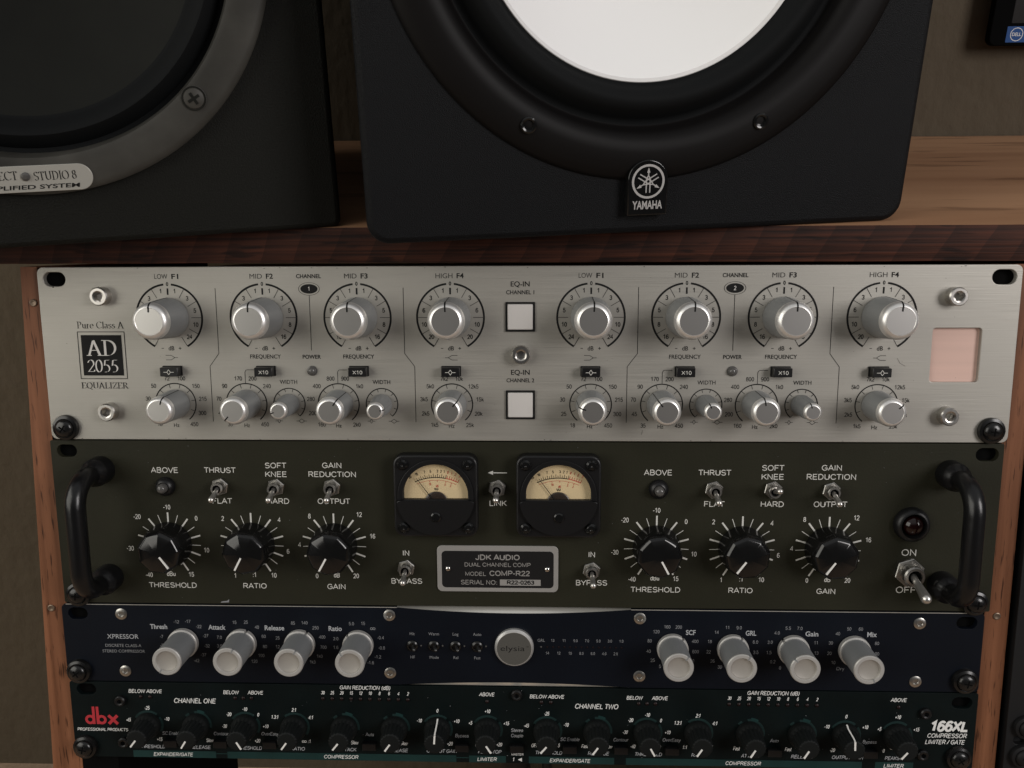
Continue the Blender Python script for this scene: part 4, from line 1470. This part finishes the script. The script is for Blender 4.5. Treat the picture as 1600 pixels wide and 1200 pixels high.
m = MB()
m.lathe([(7.1, 0.3), (7.1, 2.6), (6.7, 3.6), (5.9, 5.0), (5.5, 13.4), (5.2, 14.3), (4.6, 14.8), (0, 15.0)], 0, 0, 108, dflute)
dk = m.mesh('rotary_knob', M['dbx_knob'], sharp=25)
m = MB()
m.prism([(-.45, 0.4), (.45, 0.4), (.45, 5.1), (-.45, 5.1)], 14.5, 15.15)
vs = []
for r, y in ((5.25, 14.7), (5.75, 13.2), (6.2, 5.0), (7.0, 3.5), (7.25, 2.4)):
    vs += [(-.38, -y, r), (.38, -y, r)]
m.add(vs, [(2 * i, 2 * i + 1, 2 * i + 3, 2 * i + 2) for i in range(4)])
dp = m.mesh('pointer_line', M['white_plastic'])
for c, angs in ((0, (-142, -148, 150, -145, -142, -145, 4, 148)), (1, (-140, -145, 152, -148, -150, -150, -2, -142))):
    for x, t in zip(DX, angs):
        o = put('rotary_knob', dk, db, (x + OFF * c, 0, DZ), rad(t))
        put('pointer_line', dp, o)
m = MB()
m.prism(rrect(-3.6, 3.6, -2.0, 2.0, 0.3, 2), 0, 3.0, inset=0.3, ih=0.3)
sb = m.mesh('small_button', M['black'])
for x in [a + OFF * c for c in (0, 1) for a in (-187.3, -160.0, -133.0, -79.0, -29.0)] + [0.4]:
    put('small_button', sb, db, (x, 0, -256.8))
m = MB()
m.lathe([(1.0, 0), (0.95, 0.5), (0.5, 0.9), (0, 1.0)], 0, 0, 14)
lr = m.mesh('indicator_lamp', M['led_off'])
for c in (0, 1):
    for x in (-202.5, -197.5, -151.0, -146.6, -142.2, -15.4):
        put('indicator_lamp', lr, db, (x + OFF * c, 0, -230.7))
    for k in range(10):
        put('indicator_lamp', lr, db, (-103.5 + 5.08 * k + OFF * c, 0, -230.3))

# ------------------------------------------------------------------ black unit in the bay to the right
bk = thing('black_rack_unit', 'plain black rack unit at the right edge beside the wooden post', 'rack unit', unit_matrix(0))
m = MB()
m.add(*plate([rrect(256.2, 740, -266.5, -1.5, 2), slot(264.1, -248.6, 8, 5)], -3.2, 0, 0.2))
m.build('face_plate', M['matte_black'], bk)
screw_black(bk, [(266.0, -240.6), (265.6, -257.2), (266.0, -16)], 'matte_black')
m = MB()
m.box(257, 720, -260, -3.3, -560, -2)
m.build('chassis', M['matte_black'], bk)

# ------------------------------------------------------------------ loudspeakers


def speaker_matrix(x, y, z, yaw):
    return Matrix.Translation(Vector((x, y, z)) * S) @ Matrix.Rotation(rad(yaw), 4, 'Z')


sp = thing('white_cone_speaker', 'charcoal studio loudspeaker with a white cone, standing above the rack', 'speaker', speaker_matrix(-61.8, -36.1, 17.75, 11.0))
CX, CZ = 122.3, 140.8
m = MB()
m.add(*plate([rrect(-3.0, 253.0, 0.0, 390, 10, 8), circle(CX, CZ, 95, 96)], -330, 0, 3.0))
m.build('cabinet', M['cabinet'], sp, sharp=35)
m = MB()
m.lathe([(116.5, -0.5), (116.2, 0.8), (114.5, 2.2), (111.0, 3.4), (104, 4.4), (100, 4.0), (97.0, 2.0), (95.0, -1.0), (94.0, -5.5), (93.2, -6.0)], CX, CZ, 160)
ring = m.build('woofer_ring', M['bezel'], sp, sharp=50)
m = MB()
m.lathe([(93.4, -6.0), (91.5, -6.2), (90.0, -5.0), (86.5, -0.5), (83.0, 1.4), (80.0, 0.6), (77.2, -2.5), (76.0, -5.0), (75.0, -5.6)], CX, CZ, 160)
m.build('rubber_surround', M['rubber'], sp, sharp=50)
m = MB()
m.lathe([(75.4, -6.0), (74.6, -5.6), (73.0, -6.6), (66, -11), (48, -21), (30, -29), (29, -28), (20, -23), (10, -20.5), (0, -19.8)], CX, CZ, 128)
cn = m.build('white_cone', M['cone'], sp, sharp=50)
m = MB()
m.lathe([(75.2, -5.8), (74.7, -5.2), (73.6, -5.7), (73.0, -6.9)], CX, CZ, 128)
m.build('cone_edge', M['cone_edge'], cn, sharp=50)
socket_screws(ring, [], 3, 2, 1)
m = MB()
m.lathe([(3.6, 3.9), (3.5, 4.9), (2.9, 5.2), (2.2, 5.0), (1.9, 4.2), (0, 3.9)], 0, 0, 28)
wsm = m.mesh('ring_screw', M['gloss_black'])
for k in range(6):
    x, z = polar(CX, CZ, 150.6 + 60 * k, 105.4)
    put('ring_screw', wsm, ring, (x, 0, z))
# badge with tuning-fork emblem
m = MB()
bp_ = [(-9.3, -15.2), (9.3, -15.2)] + [(9.3 * math.sin(rad(a)), 8.6 * math.cos(rad(a)) + 1.0) for a in range(90, -91, -10)]
m.add(*plate([bp_], 0.2, 5.0, 0.6))
bd = m.build('badge', M['gloss_black'], sp, (123.0, 0, 24.4))
m = MB()
m.arc(0, 0, 7.1, 1.0, 0, 360, 5.0)
for t in (0, 120, 240):
    for s in (-1, 1):
        x0, z0 = s * 0.75, -4.4
        c_, s_ = math.cos(rad(t)), math.sin(rad(t))

        def rt(x, z):
            return (x * c_ + z * s_, -x * s_ + z * c_)
        m.line([rt(s * .85, -5.0), rt(s * .85, 1.2), rt(0, 2.6)], 0.5, 5.0)
    m.line([rt(0, 2.4), rt(0, 4.0)], 0.5, 5.0)
    m.poly([rt(-.75, 3.9), rt(0, 6.2), rt(.75, 3.9)], 5.0)
m.text('YAMAHA', 0, -12.2, 3.5, width=14.0, bold=0.025, h=5.0)
m.build('badge_print', M['logo_silver'], bd, closed=False)

ls = thing('dark_cone_speaker', 'old green-black loudspeaker with a grey metal ring and dark cone at the left', 'speaker', speaker_matrix(-87.2, 3.6, 17.75, 17.4))
CX, CZ = -125.2, 130.6
m = MB()
m.add(*plate([rrect(-252, 1.8, 0.0, 400, 4, 6), circle(CX, CZ, 92, 96)], -300, 0, 2.6))
m.build('cabinet', M['cabinet_green'], ls, sharp=35)
m = MB()
m.lathe([(107.4, -0.5), (107.2, 3.0), (106.2, 4.2), (104, 4.8), (93.5, 4.8), (91.4, 4.0), (90.6, 2.0), (90.4, -6)], CX, CZ, 160)
rg = m.build('woofer_ring', M['ring_grey'], ls, sharp=35)
m = MB()
m.lathe([(90.4, -6), (88.5, -6.4), (86.0, -3.0), (82.5, -1.0), (79, -2.5), (76.8, -7.2), (75, -8)], CX, CZ, 128)
m.build('rubber_surround', M['rubber'], ls, sharp=50)
m = MB()
m.lathe([(75.2, -8), (60, -17), (40, -28), (26, -34), (20, -29), (8, -25), (0, -24.5)], CX, CZ, 96)
m.build('paper_cone', M['dark_cone'], ls, sharp=50)
m = MB()
m.lathe([(5.4, 4.8), (5.3, 5.1), (4.7, 5.3), (4.5, 4.95), (4.2, 5.6), (2.6, 6.2), (0, 6.4)], 0, 0, 32)
sc_ = m.mesh('ring_screw', M['ring_grey'])
m = MB()
for t in (30, 120):
    c, s = math.cos(rad(t)), math.sin(rad(t))
    pts = [(-2.7 * c - .6 * s, -2.7 * s + .6 * c), (2.7 * c - .6 * s, 2.7 * s + .6 * c), (2.7 * c + .6 * s, 2.7 * s - .6 * c), (-2.7 * c + .6 * s, -2.7 * s - .6 * c)]
    m.prism(pts, 5.6, 6.46 if t == 30 else 6.5)
m.arc(0, 0, 4.9, 0.5, 0, 360, 5.26)
sx_ = m.mesh('cross_recess', M['dark_cone'])
for k in range(4):
    x, z = polar(CX, CZ, 135.5 + 90 * k, 96.6)
    o = put('ring_screw', sc_, rg, (x, 0, z))
m = MB()
for k in range(4):
    x, z = polar(CX, CZ, 135.5 + 90 * k, 96.6)
    o = put('cross_recess', sx_, rg, (x, 0, z))
m = MB()
m.add(*plate([slot(-130.5, 30.7, 53, 11.2, 12)], 4.6, 5.5, 0.2))
bd = m.build('badge', M['badge_silver'], rg)
m = MB()
serif_text(m, 'PROJECT', -133.6, 30.6, 3.6, 17.5, 'r', W=0.12, h=5.5)
serif_text(m, 'STUDIO 8', -127.4, 30.0, 3.6, 17.0, 'l', W=0.12, h=5.5)
m.text('AMPLIFIED SYSTEM', -130.0, 26.4, 1.7, width=40, shear=0.2, bold=0.02, h=5.5)
m.build('badge_print', M['ink_black'], bd, closed=False)
m = MB()
m.lathe([(1.9, 5.4), (1.8, 6.2), (1.0, 7.0), (0, 7.2)], 0, 0, 24)
m.build('lamp', M['smoke_lens'], bd, (-130.5, 0, 31.8))

# ------------------------------------------------------------------ monitor corner at the upper right
mn = thing('monitor', 'black screen with a blue corner sticker against the wall, cut off at the top right', 'monitor', speaker_matrix(373.5, 349, 0, 0))
m = MB()
m.add(*plate([rrect(0, 520, 90.0, 400, 6), rrect(16, 504, 107, 384, 1)], -8, 0, 1.0))
m.build('bezel', M['hole'], mn)
m = MB()
m.box(15, 505, -7.5, -2, 106, 385)
m.build('screen', M['screen'], mn)
m = MB()
m.box(13.0, 29.0, 0.05, 0.25, 92.6, 104.6)
st = m.build('sticker', M['blue_sticker'], mn)
m = MB()
m.arc(21.0, 98.6, 4.8, 0.55, 0, 360, 0.25)
m.text('DELL', 21.0, 97.4, 2.5, width=7.2, h=0.25, bold=0.015)
m.build('sticker_print', M['logo_silver'], st, closed=False)
m = MB()
m.box(230, 290, -15.8, -8.2, 18.5, 130)
m.box(170, 350, -15.5, 110, 17.75, 22)
m.build('stand', M['black'], mn)

# ------------------------------------------------------------------ cables hanging under the rack


def cable(name, pts, r, mname, label):
    P = [Vector(p) for p in pts]
    out = []
    for i in range(len(P) - 1):
        p0, p1, p2, p3 = P[max(i - 1, 0)], P[i], P[i + 1], P[min(i + 2, len(P) - 1)]
        for k in range(8):
            t = k / 8
            out.append(0.5 * (2 * p1 + (p2 - p0) * t + (2 * p0 - 5 * p1 + 4 * p2 - p3) * t * t + (3 * p1 - p0 - 3 * p2 + p3) * t ** 3))
    out.append(P[-1])
    m = MB()
    m.tube(out, r, 10)
    tag(m.build(name, M[mname], sharp=60), label, 'cable')


cable('blue_cable', [(-52, 150, -270), (-45, 155, -320), (-28, 165, -420), (-5, 180, -560), (30, 150, -712), (120, 60, -716)], 3.2, 'cable_blue', 'thin dark blue cable hanging below the lowest rack unit')
cable('black_cable', [(-14, 170, -262), (-15, 170, -360), (-10, 180, -560), (-20, 120, -714), (-160, 60, -716)], 14, 'cable_black', 'thick black cable trunk hanging below the middle of the rack')
cable('black_cable', [(18, 170, -262), (18, 172, -400), (22, 180, -560), (60, 230, -715), (200, 240, -716)], 4.5, 'cable_black', 'thin black cable hanging just right of the thick black trunk')

scene.render.engine = 'CYCLES'
scene.render.resolution_x = 1024
scene.render.resolution_y = 768
scene.cycles.max_bounces = 8
